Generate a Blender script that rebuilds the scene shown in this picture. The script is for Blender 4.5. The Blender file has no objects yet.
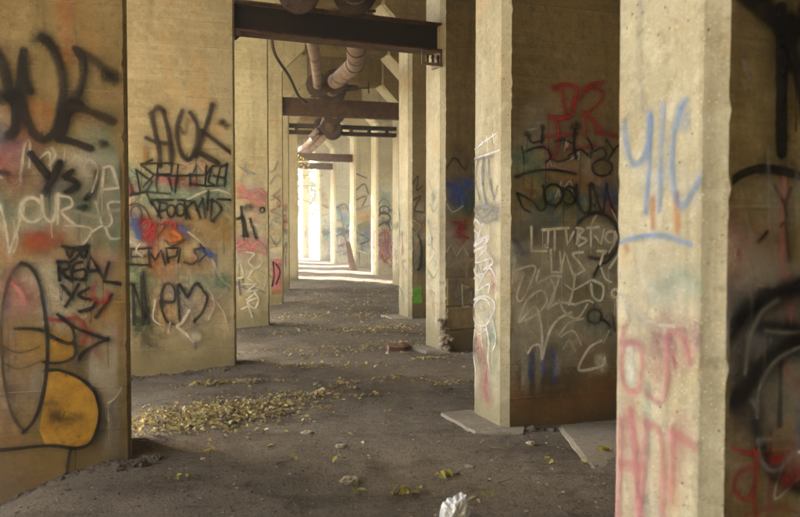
import bpy, bmesh, math, random
from mathutils import Vector, Matrix, noise as mnoise
sc = bpy.context.scene
C = sc.collection
R = math.radians
PI = math.pi

# ------------------------------------------------------------------ camera, world, sun, exposure
cam_d = bpy.data.cameras.new('camera'); cam = bpy.data.objects.new('camera', cam_d); C.objects.link(cam)
cam.location = (0, 0, 1.6); cam.rotation_euler = (R(88), 0, 0)
cam_d.sensor_width = 36; cam_d.lens = 36; cam_d.clip_end = 2000; cam_d.clip_start = 0.05
cam_d.dof.use_dof = True; cam_d.dof.focus_distance = 9.0; cam_d.dof.aperture_fstop = 2.8
sc.camera = cam
SUN_EL = R(27); SUN_AZ = R(-49)            # azimuth clockwise from +Y
w = bpy.data.worlds.new('World'); sc.world = w; w.use_nodes = True
wn = w.node_tree; bg = wn.nodes['Background']
sky = wn.nodes.new('ShaderNodeTexSky'); sky.sky_type = 'NISHITA'; sky.sun_disc = False
sky.sun_elevation = SUN_EL; sky.sun_rotation = SUN_AZ; sky.air_density = 1.0; sky.dust_density = 3.0; sky.ozone_density = 0.6
wn.links.new(sky.outputs[0], bg.inputs[0]); bg.inputs[1].default_value = 0.15
sd = bpy.data.lights.new('sun', 'SUN'); sd.energy = 5.0; sd.angle = R(0.5); sd.color = (1, 0.93, 0.82)
sun = bpy.data.objects.new('sun', sd); C.objects.link(sun)
sv = Vector((math.sin(SUN_AZ) * math.cos(SUN_EL), math.cos(SUN_AZ) * math.cos(SUN_EL), math.sin(SUN_EL)))
sun.rotation_euler = (-sv).to_track_quat('-Z', 'Y').to_euler(); sun.location = (-20, 20, 30)
vs = sc.view_settings
vs.view_transform = 'Standard'; vs.look = 'None'; vs.exposure = 3.5; vs.gamma = 1; vs.use_curve_mapping = False
sc.cycles.use_denoising = True; sc.cycles.denoising_prefilter = 'ACCURATE'; sc.cycles.use_adaptive_sampling = False
sc.cycles.transparent_max_bounces = 48; sc.cycles.max_bounces = 10; sc.cycles.diffuse_bounces = 8
sc.cycles.sample_clamp_indirect = 8

# ------------------------------------------------------------------ data
# per bent of the trestle: aisle corner of the western pier, of the eastern pier, direction of the walls
BENTS = {
    -3: ((-1.750, -9.650), (1.677, -8.650), 19.0),
    -2: ((-1.750, -5.850), (1.477, -4.850), 19.0),
    -1: ((-1.750, -2.050), (1.277, -1.050), 19.0),
    0: ((-1.780, 1.750), (1.077, 2.750), 19.0),
    1: ((-1.870, 5.530), (0.835, 6.435), 19.0),
    2: ((-1.927, 9.407), (0.541, 10.497), 19.0),
    3: ((-2.204, 13.515), (0.163, 14.435), 19.0),
    4: ((-2.564, 17.636), (0.208, 18.500), 19.0),
    5: ((-2.963, 21.506), (-0.028, 22.300), 19.0),
    6: ((-3.205, 25.259), (-0.770, 26.200), 20.0),
    7: ((-4.125, 29.014), (-1.708, 30.000), 21.0),
    8: ((-5.187, 32.970), (-2.787, 34.000), 22.0),
    9: ((-6.186, 36.925), (-3.804, 38.000), 23.0),
    10: ((-7.460, 40.881), (-5.098, 42.000), 24.0),
}

TH = 0.62                 # pier thickness
HAUNCH = 5.08; SOFFIT = 5.6; TOP = 6.75

# ------------------------------------------------------------------ helpers
def link(o, parent=None):
    C.objects.link(o)
    if parent is not None: o.parent = parent
    return o
def mesh_obj(name, V, F, mat, parent=None, smooth=False):
    me = bpy.data.meshes.new(name); me.from_pydata(V, [], F); me.update()
    if smooth:
        me.polygons.foreach_set('use_smooth', [True] * len(me.polygons))
    if mat: me.materials.append(mat)
    return link(bpy.data.objects.new(name, me), parent)
def tag(o, label=None, cat=None, group=None, kind=None):
    if label: o['label'] = label
    if cat: o['category'] = cat
    if group: o['group'] = group
    if kind: o['kind'] = kind
    return o
def empty(name, loc, rz=0):
    o = bpy.data.objects.new(name, None); o.empty_display_size = .2; link(o)
    o.location = loc; o.rotation_euler = (0, 0, rz); return o
class MB:
    def __init__(s): s.V = []; s.F = []
    def add(s, V, F):
        n = len(s.V); s.V += [tuple(v) for v in V]; s.F += [tuple(i + n for i in f) for f in F]
    def box(s, a, b, M=None):
        V = [Vector((x, y, z)) for z in (a[2], b[2]) for y in (a[1], b[1]) for x in (a[0], b[0])]
        if M is not None: V = [M @ v for v in V]
        s.add(V, [(0, 2, 3, 1), (4, 5, 7, 6), (0, 1, 5, 4), (2, 6, 7, 3), (0, 4, 6, 2), (1, 3, 7, 5)])
    def tube(s, pts, rad, n=12, caps=True):
        pts = [Vector(p) for p in pts]; rr = rad if isinstance(rad, (list, tuple)) else [rad] * len(pts)
        V = []; F = []; up = None
        for i, p in enumerate(pts):
            t = (pts[min(i + 1, len(pts) - 1)] - pts[max(i - 1, 0)]).normalized()
            if up is None:
                up = Vector((0, 0, 1)) if abs(t.z) < .9 else Vector((1, 0, 0))
            a = t.cross(up).normalized(); b = a.cross(t).normalized(); up = b
            for k in range(n):
                q = 2 * PI * k / n; V.append(p + a * (math.cos(q) * rr[i]) + b * (math.sin(q) * rr[i]))
        for i in range(len(pts) - 1):
            for k in range(n):
                F.append((i * n + k, i * n + (k + 1) % n, (i + 1) * n + (k + 1) % n, (i + 1) * n + k))
        if caps:
            F.append(tuple(range(n - 1, -1, -1))); F.append(tuple((len(pts) - 1) * n + k for k in range(n)))
        s.add(V, F)
    def build(s, name, mat, parent=None, smooth=False):
        o = mesh_obj(name, s.V, s.F, mat, parent, smooth)
        bm = bmesh.new(); bm.from_mesh(o.data); bmesh.ops.recalc_face_normals(bm, faces=bm.faces); bm.to_mesh(o.data); bm.free()
        return o
def catmull(P, n=6):
    if len(P) < 3: return list(P)
    Q = [P[0]] + list(P) + [P[-1]]; o = []
    for i in range(1, len(Q) - 2):
        a, b, c, d = Q[i - 1:i + 3]
        for k in range(n):
            t = k / n
            o.append(tuple(.5 * (2 * b[j] + (c[j] - a[j]) * t + (2 * a[j] - 5 * b[j] + 4 * c[j] - d[j]) * t * t + (3 * b[j] - a[j] - 3 * c[j] + d[j]) * t ** 3) for j in range(len(b))))
    o.append(tuple(P[-1])); return o

# ------------------------------------------------------------------ materials
class NT:
    def __init__(s, name):
        s.m = bpy.data.materials.new(name); s.m.use_nodes = True; s.t = s.m.node_tree
        s.b = s.t.nodes['Principled BSDF']; s.out = s.t.nodes['Material Output']
    def n(s, ty, **kw):
        x = s.t.nodes.new(ty)
        for k, v in kw.items():
            if k.startswith('_'): setattr(x, k[1:], v)
            else:
                key = k.replace('0x', ''); key = int(key) if key.isdigit() else key
                s.set(x.inputs[key], v)
        return x
    def set(s, inp, v):
        if isinstance(v, bpy.types.NodeSocket): s.t.links.new(v, inp)
        elif isinstance(v, bpy.types.Node): s.t.links.new(v.outputs[0], inp)
        else: inp.default_value = v
    def math(s, op, a, b=0.0, c=0.0, clamp=False):
        x = s.t.nodes.new('ShaderNodeMath'); x.operation = op; x.use_clamp = clamp
        s.set(x.inputs[0], a); s.set(x.inputs[1], b); s.set(x.inputs[2], c); return x.outputs[0]
    def vmath(s, op, a, b=(0, 0, 0)):
        x = s.t.nodes.new('ShaderNodeVectorMath'); x.operation = op; s.set(x.inputs[0], a); s.set(x.inputs[1], b); return x.outputs[0]
    def noise(s, v, scale, detail=4, rough=.55, stretch=None):
        if stretch: v = s.vmath('MULTIPLY', v, stretch)
        x = s.t.nodes.new('ShaderNodeTexNoise'); s.set(x.inputs['Vector'], v)
        x.inputs['Scale'].default_value = scale; x.inputs['Detail'].default_value = detail; x.inputs['Roughness'].default_value = rough
        return x.outputs[0]
    def ramp(s, f, lo, hi, a=0.0, b=1.0):
        x = s.t.nodes.new('ShaderNodeMapRange'); x.interpolation_type = 'SMOOTHSTEP'
        s.set(x.inputs[0], f); x.inputs[1].default_value = lo; x.inputs[2].default_value = hi; x.inputs[3].default_value = a; x.inputs[4].default_value = b
        return x.outputs[0]
    def mix(s, f, a, b, mode='MIX'):
        x = s.t.nodes.new('ShaderNodeMix'); x.data_type = 'RGBA'; x.blend_type = mode
        s.set(x.inputs[0], f)
        for i, v in ((6, a), (7, b)):
            s.set(x.inputs[i], v if not isinstance(v, tuple) or len(v) == 4 else (*v, 1))
        return x.outputs[2]
    def bump(s, h, strength=.3, dist=.01, nrm=None):
        x = s.t.nodes.new('ShaderNodeBump'); x.inputs['Strength'].default_value = strength; x.inputs['Distance'].default_value = dist
        s.set(x.inputs['Height'], h)
        if nrm is not None: s.set(x.inputs['Normal'], nrm)
        return x.outputs[0]

def concrete(name, base, pale, dark, speck=.5, board=1.0, soot=0.4, damp=1.0, graing=.34):
    t = NT(name)
    tc = t.n('ShaderNodeTexCoord'); oi = t.n('ShaderNodeObjectInfo')
    co0 = tc.outputs['Object']
    rnd = t.math('MULTIPLY', oi.outputs['Random'], 37.0)
    off = t.n('ShaderNodeCombineXYZ', X=rnd, Y=rnd, Z=0.0)
    co = t.vmath('ADD', co0, off)
    sep = t.n('ShaderNodeSeparateXYZ'); t.set(sep.inputs[0], co0); z = sep.outputs[2]
    big = t.noise(co, 1.1, 6, .6)
    grain = t.noise(co, 1.0, 6, .65, (1.1, 1.1, 16))
    streak = t.noise(co, 1.0, 5, .6, (6, 6, .45))
    fine = t.noise(co, 120, 3, .7)
    mid = t.noise(co, 9, 6, .65)
    bid = t.math('FLOOR', t.math('DIVIDE', t.math('ADD', z, .06), .29))
    wn_ = t.n('ShaderNodeTexWhiteNoise', _noise_dimensions='2D'); cv = t.n('ShaderNodeCombineXYZ', X=bid, Y=rnd, Z=0.0); t.set(wn_.inputs['Vector'], cv.outputs[0])
    c = t.mix(t.ramp(big, .32, .68), dark, base)
    c = t.mix(t.math('MULTIPLY', t.ramp(grain, .38, .72), graing), c, pale)
    c = t.mix(t.math('MULTIPLY', t.ramp(mid, .5, .66), .5), c, pale)
    c = t.mix(t.math('MULTIPLY', t.ramp(t.noise(co, 17, 7, .72), .5, .66), .5), c, tuple(x * .62 for x in dark))
    c = t.mix(t.math('MULTIPLY', t.ramp(fine, .5, .72), .4), c, tuple(x * .5 for x in dark))
    c = t.mix(t.math('MULTIPLY', t.ramp(t.noise(co, 70, 4, .7), .54, .7), .35), c, tuple(min(.7, x * 1.35) for x in pale))
    c = t.mix(t.math('MULTIPLY', t.ramp(wn_.outputs[0], 0, 1), .22 * board), c, dark)
    c = t.mix(t.math('MULTIPLY', t.ramp(streak, .5, .75), soot), c, tuple(x * .42 for x in dark))
    c = t.mix(t.math('MULTIPLY', t.ramp(t.noise(co, 2.6, 5, .7, (1, 1, .5)), .56, .7), .4), c, (base[0] * 1.05, base[1] * .72, base[2] * .42))
    vo = t.n('ShaderNodeTexVoronoi', Scale=75.0); t.set(vo.inputs['Vector'], co)
    gate = t.ramp(t.n('ShaderNodeTexVoronoi', Scale=75.0, Vector=co).outputs['Color'], .62, .66)
    dots = t.math('MULTIPLY', t.ramp(vo.outputs['Distance'], .34, .2), gate)
    patch = t.ramp(t.noise(co, 3, 3, .5), .42, .6)
    c = t.mix(t.math('MULTIPLY', t.math('MULTIPLY', dots, patch), speck), c, (.62, .58, .47))
    vd = t.n('ShaderNodeTexVoronoi', Scale=30.0, Vector=co)
    pit = t.math('MULTIPLY', t.ramp(vd.outputs['Distance'], .2, .08), t.ramp(vd.outputs['Color'], .7, .74))
    c = t.mix(t.math('MULTIPLY', pit, .7), c, tuple(x * .25 for x in dark))
    dz = t.math('ADD', z, t.math('MULTIPLY', t.math('SUBTRACT', big, .5), 1.1))
    c = t.mix(t.math('MULTIPLY', t.ramp(dz, .6, .0), .72 * damp), c, (dark[0] * .42, dark[1] * .43, dark[2] * .36))
    t.set(t.b.inputs['Base Color'], c)
    t.b.inputs['Roughness'].default_value = .9; t.b.inputs['Specular IOR Level'].default_value = .25
    fr = t.math('FRACT', t.math('DIVIDE', t.math('ADD', z, .06), .29))
    groove = t.math('MULTIPLY', t.ramp(t.math('ABSOLUTE', t.math('SUBTRACT', fr, .5)), .46, .5), board)
    h = t.math('ADD', t.math('MULTIPLY', fine, .25), t.math('MULTIPLY', mid, .8))
    h = t.math('ADD', h, t.math('MULTIPLY', grain, .5 * board)); h = t.math('ADD', h, t.math('MULTIPLY', groove, .2))
    h = t.math('SUBTRACT', h, t.math('MULTIPLY', pit, .9)); h = t.math('ADD', h, t.math('MULTIPLY', dots, .25))
    t.set(t.b.inputs['Normal'], t.bump(h, .8, .014))
    return t.m
CONC = concrete('weathered_concrete', (.46, .412, .272), (.56, .512, .36), (.335, .285, .168), speck=.45)
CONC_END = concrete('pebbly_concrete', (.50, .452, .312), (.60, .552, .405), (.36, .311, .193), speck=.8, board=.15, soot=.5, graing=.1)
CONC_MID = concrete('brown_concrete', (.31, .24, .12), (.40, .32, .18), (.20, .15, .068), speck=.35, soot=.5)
CONC_DK = concrete('soot_and_shade_concrete', (.225, .168, .072), (.315, .245, .12), (.12, .086, .034), speck=.25, soot=.55)  # front-face shade put into a darker colour, besides the soot streaks
SLAB = concrete('slab_concrete', (.28, .245, .185), (.36, .32, .25), (.19, .16, .12), speck=.6, board=0, soot=.2, damp=0)

def ground_mat():
    t = NT('trodden_dirt'); tc = t.n('ShaderNodeTexCoord'); co = tc.outputs['Object']
    a = t.noise(co, .55, 6, .6); b = t.noise(co, 5, 6, .7); f = t.noise(co, 60, 4, .75); g = t.noise(co, 240, 2, .7)
    c = t.mix(t.ramp(a, .35, .66), (.16, .135, .098), (.245, .21, .154))
    c = t.mix(t.math('MULTIPLY', t.ramp(b, .45, .7), .55), c, (.275, .238, .195))
    c = t.mix(t.math('MULTIPLY', t.ramp(t.noise(co, 1.1, 7, .7, (1, 1.8, 1)), .5, .62), .5), c, (.085, .062, .042))
    c = t.mix(t.math('MULTIPLY', t.ramp(t.noise(co, 17, 6, .75), .5, .64), .5), c, (.075, .058, .044))
    c = t.mix(t.math('MULTIPLY', t.ramp(f, .48, .66), .75), c, (.05, .038, .028))
    c = t.mix(t.math('MULTIPLY', t.ramp(g, .6, .72), .55), c, (.27, .24, .20))
    vo = t.n('ShaderNodeTexVoronoi', Scale=70.0, Vector=co)
    st = t.math('MULTIPLY', t.ramp(vo.outputs['Distance'], .36, .25), t.ramp(vo.outputs['Color'], .8, .84))
    c = t.mix(t.math('MULTIPLY', st, .7), c, (.24, .215, .17))
    t.set(t.b.inputs['Base Color'], c); t.b.inputs['Roughness'].default_value = .95; t.b.inputs['Specular IOR Level'].default_value = .15
    h = t.math('ADD', t.math('MULTIPLY', b, .9), t.math('ADD', t.math('MULTIPLY', f, .8), t.math('MULTIPLY', st, .5)))
    t.set(t.b.inputs['Normal'], t.bump(h, 1.0, .03))
    return t.m
DIRT = ground_mat()

def paint_mat():
    t = NT('spray_paint'); tc = t.n('ShaderNodeTexCoord'); co = tc.outputs['Object']
    at = t.n('ShaderNodeAttribute', _attribute_name='paint'); so = t.n('ShaderNodeAttribute', _attribute_name='soft')
    uv = t.n('ShaderNodeAttribute', _attribute_name='across')
    r = t.n('ShaderNodeVectorMath', _operation='LENGTH'); t.set(r.inputs[0], uv.outputs['Vector'])
    d = t.math('DIVIDE', t.math('SUBTRACT', 1.0, t.math('ADD', r.outputs['Value'], t.math('MULTIPLY', t.math('SUBTRACT', t.noise(co, 40, 3), .5), .22))), so.outputs['Fac'])
    edge = t.ramp(d, 0, 1)
    wear = t.ramp(t.noise(co, 26, 5, .75), .28, .5, .7, 1.0)
    wear2 = t.ramp(t.noise(co, 3.2, 4, .6), .3, .6, .8, 1.0)
    grit = t.ramp(t.noise(co, 190, 2, .7), .28, .5, .8, 1.0)
    hazy = t.ramp(so.outputs['Fac'], .93, .99)
    patchy = t.ramp(t.noise(co, 7, 9, .78), .38, .60, .4, 1.25)
    edge = t.math('MULTIPLY', edge, t.math('ADD', t.math('MULTIPLY', hazy, patchy), t.math('SUBTRACT', 1.0, hazy)))
    a = t.math('MULTIPLY', t.math('MULTIPLY', edge, at.outputs['Alpha']), t.math('MULTIPLY', wear, t.math('MULTIPLY', wear2, grit)))
    t.set(t.b.inputs['Base Color'], t.mix(t.ramp(t.noise(co, 14, 4), .35, .7), at.outputs['Color'], (.72, .68, .6), 'MULTIPLY'))
    t.set(t.b.inputs['Alpha'], a); t.b.inputs['Roughness'].default_value = .65; t.b.inputs['Specular IOR Level'].default_value = .3
    return t.m
PAINT = paint_mat()

def simple(name, cols, scale=8, rough=.7, metal=0.0, bump=.3, dist=.006, rust=None, stretch=None):
    t = NT(name); co = t.n('ShaderNodeTexCoord').outputs['Object']
    a = t.noise(co, scale, 6, .65, stretch); b = t.noise(co, scale * 6, 4, .7)
    c = t.mix(t.ramp(a, .35, .65), cols[0], cols[1])
    if len(cols) > 2: c = t.mix(t.math('MULTIPLY', t.ramp(b, .52, .7), .7), c, cols[2])
    if rust: c = t.mix(t.ramp(t.noise(co, scale * .5, 6, .7), .5, .62), c, rust)
    t.set(t.b.inputs['Base Color'], c); t.b.inputs['Roughness'].default_value = rough; t.b.inputs['Metallic'].default_value = metal
    t.set(t.b.inputs['Normal'], t.bump(t.math('ADD', a, t.math('MULTIPLY', b, .5)), bump, dist)); return t.m
RUST = simple('rusted_steel', ((.035, .020, .012), (.13, .068, .032), (.22, .105, .045)), 7, .85, bump=.7, rust=(.085, .04, .02))
DARKIRON = simple('dark_iron', ((.035, .024, .018), (.065, .040, .028), (.11, .055, .03)), 8, .8)
SHADESTEEL = simple('shaded_steel', ((.012, .009, .007), (.022, .014, .010), (.04, .022, .014)), 6, .8)  # near-black: shadow on the recessed girder web is put into the colour
PIPE_M = simple('pipe_lagging', ((.31, .225, .18), (.21, .145, .11), (.40, .32, .27)), 5, .8, bump=.6, rust=(.10, .052, .028))
PALE = simple('pale_steel', ((.24, .19, .13), (.17, .12, .075), (.10, .055, .03)), 12, .7)
WOOD = simple('weathered_wood', ((.16, .095, .055), (.09, .055, .035), (.22, .15, .1)), 6, .85, stretch=(4, 4, .6))
BARK = simple('bark', ((.10, .075, .05), (.05, .038, .028), (.15, .12, .09)), 6, .95, bump=.8, dist=.03, stretch=(3, 3, .5))
STONE = simple('pale_stone', ((.36, .31, .22), (.24, .19, .13), (.45, .4, .3)), 14, .9, bump=.6)
BRICK = simple('broken_brick', ((.21, .095, .06), (.15, .07, .045), (.30, .2, .15)), 20, .9, bump=.6)
RUBBLE = simple('dark_rubble', ((.05, .038, .028), (.10, .078, .058), (.17, .14, .1)), 16, .95, bump=.7)
PAPER = simple('white_paper', ((.80, .82, .86), (.70, .73, .79)), 9, .7, bump=.1)
TARRED = simple('tarred_deck', ((.10, .075, .045), (.07, .05, .03), (.15, .12, .08)), 2, .9)
def leaf_mat(name, cols):
    t = NT(name); g = t.n('ShaderNodeNewGeometry')
    cr = t.n('ShaderNodeValToRGB'); e = cr.color_ramp.elements
    while len(e) < len(cols): e.new(.5)
    for i, c in enumerate(cols): e[i].position = i / (len(cols) - 1); e[i].color = (*c, 1)
    t.set(cr.inputs[0], g.outputs['Random Per Island'])
    t.set(t.b.inputs['Base Color'], cr.outputs[0]); t.b.inputs['Roughness'].default_value = .6
    tr = t.n('ShaderNodeBsdfTranslucent', Color=cr.outputs[0]); mx = t.n('ShaderNodeMixShader'); mx.inputs[0].default_value = .3
    t.t.links.new(t.b.outputs[0], mx.inputs[1]); t.t.links.new(tr.outputs[0], mx.inputs[2]); t.t.links.new(mx.outputs[0], t.out.inputs[0]); return t.m
LITTER = leaf_mat('fallen_leaves', [(.50, .42, .14), (.36, .26, .10), (.56, .50, .22), (.22, .14, .07), (.52, .47, .25), (.18, .12, .07), (.44, .42, .15), (.19, .14, .10)])
LEAFY = leaf_mat('tree_leaves', [(.07, .11, .025), (.10, .14, .03), (.16, .17, .035), (.06, .09, .02), (.24, .20, .04)])
YLEAF = leaf_mat('yellow_leaves', [(.45, .34, .05), (.40, .36, .08), (.30, .28, .06), (.5, .4, .12)])

# ------------------------------------------------------------------ ground
def sstep(a, b, x):
    t = min(1, max(0, (x - a) / (b - a))); return t * t * (3 - 2 * t)
def ground_z(x, y):
    z = .24 * sstep(15, 36, y)
    z -= .30 * sstep(-1.95, -3.0, x) * (1 - sstep(6.0, 8.2, y))
    z -= .07 * sstep(-1.7, -3.2, x) * sstep(6, 8, y)
    near = 1 - sstep(40, 60, abs(y) + abs(x))
    z += near * (.035 * mnoise.noise((x * .5, y * .5, 3.1)) + .022 * mnoise.noise((x * 1.7, y * 1.7, 9.2)) + .014 * mnoise.noise((x * 5, y * 5, 1.2)) + .006 * mnoise.noise((x * 12, y * 12, 4.2)))
    return z
def axis(lo, hi, step, far):
    a = []; v = lo
    while v < hi: a.append(v); v += step
    a.append(hi); s = step; l = lo; h = hi
    while h < far: s *= 1.35; h += s; a.append(h); l -= s; a.insert(0, l)
    return a
xs = axis(-4.5, 2.5, .05, 300); ys = axis(2.2, 22, .05, 300)
V = [(x, y, ground_z(x, y)) for y in ys for x in xs]; nx = len(xs)
Fg = [(j * nx + i, j * nx + i + 1, (j + 1) * nx + i + 1, (j + 1) * nx + i) for j in range(len(ys) - 1) for i in range(nx - 1)]
ground = tag(mesh_obj('ground', V, Fg, DIRT, None, True), 'dark trodden dirt floor under the trestle', None, None, 'structure')

# ------------------------------------------------------------------ concrete piers
rng = random.Random(7)
def bent_dir(k):
    a = R(BENTS[k][2]); return Vector((math.cos(a), math.sin(a), 0)), Vector((-math.sin(a), math.cos(a), 0)), a
def u_edge(z):
    return 0.0 if z <= HAUNCH else -min(.52, z - HAUNCH)
def pier_mesh(s, L, cham, rough, seed=0.0):
    zs = [-.55]
    while zs[-1] < TOP - .05:
        step = (.045 if rough else .2) if zs[-1] < 4.6 else .3
        nz = zs[-1] + step
        for brk in (HAUNCH, SOFFIT):
            if zs[-1] < brk - 1e-4 < nz - 1e-4: nz = brk
        zs.append(min(nz, TOP))
    V = []; F = []
    for z in zs:
        u0 = u_edge(z); nn = lambda f, o: mnoise.noise((z * f, o + seed, .3))
        if rough:
            chip = max(0, nn(16, 5) - .42) * .05 + max(0, nn(31, 9) - .42) * .06
            c1 = cham * (1 + .04 * nn(3, 1) + .06 * nn(31, 2)) + chip; e = cham * (1 + .04 * nn(3, 1) + .08 * nn(31, 3)) + chip * .8
            c2 = cham * (1 + .05 * nn(25, 4)) + max(0, nn(18, 7) - .42) * .06
        else: c1 = c2 = e = cham
        for (x, y) in ((L, 0), (u0 + c1, 0), (u0, e), (u0, TH - c2), (u0 + c2, TH), (L, TH)): V.append((s * x, y, z))
    n = 6
    for i in range(len(zs) - 1):
        for k in range(n):
            q = (i * n + k, i * n + (k + 1) % n, (i + 1) * n + (k + 1) % n, (i + 1) * n + k); F.append(q if s > 0 else q[::-1])
    F.append(tuple(range(n))); F.append(tuple(range((len(zs) - 1) * n, len(zs) * n)))
    return V, F

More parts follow.
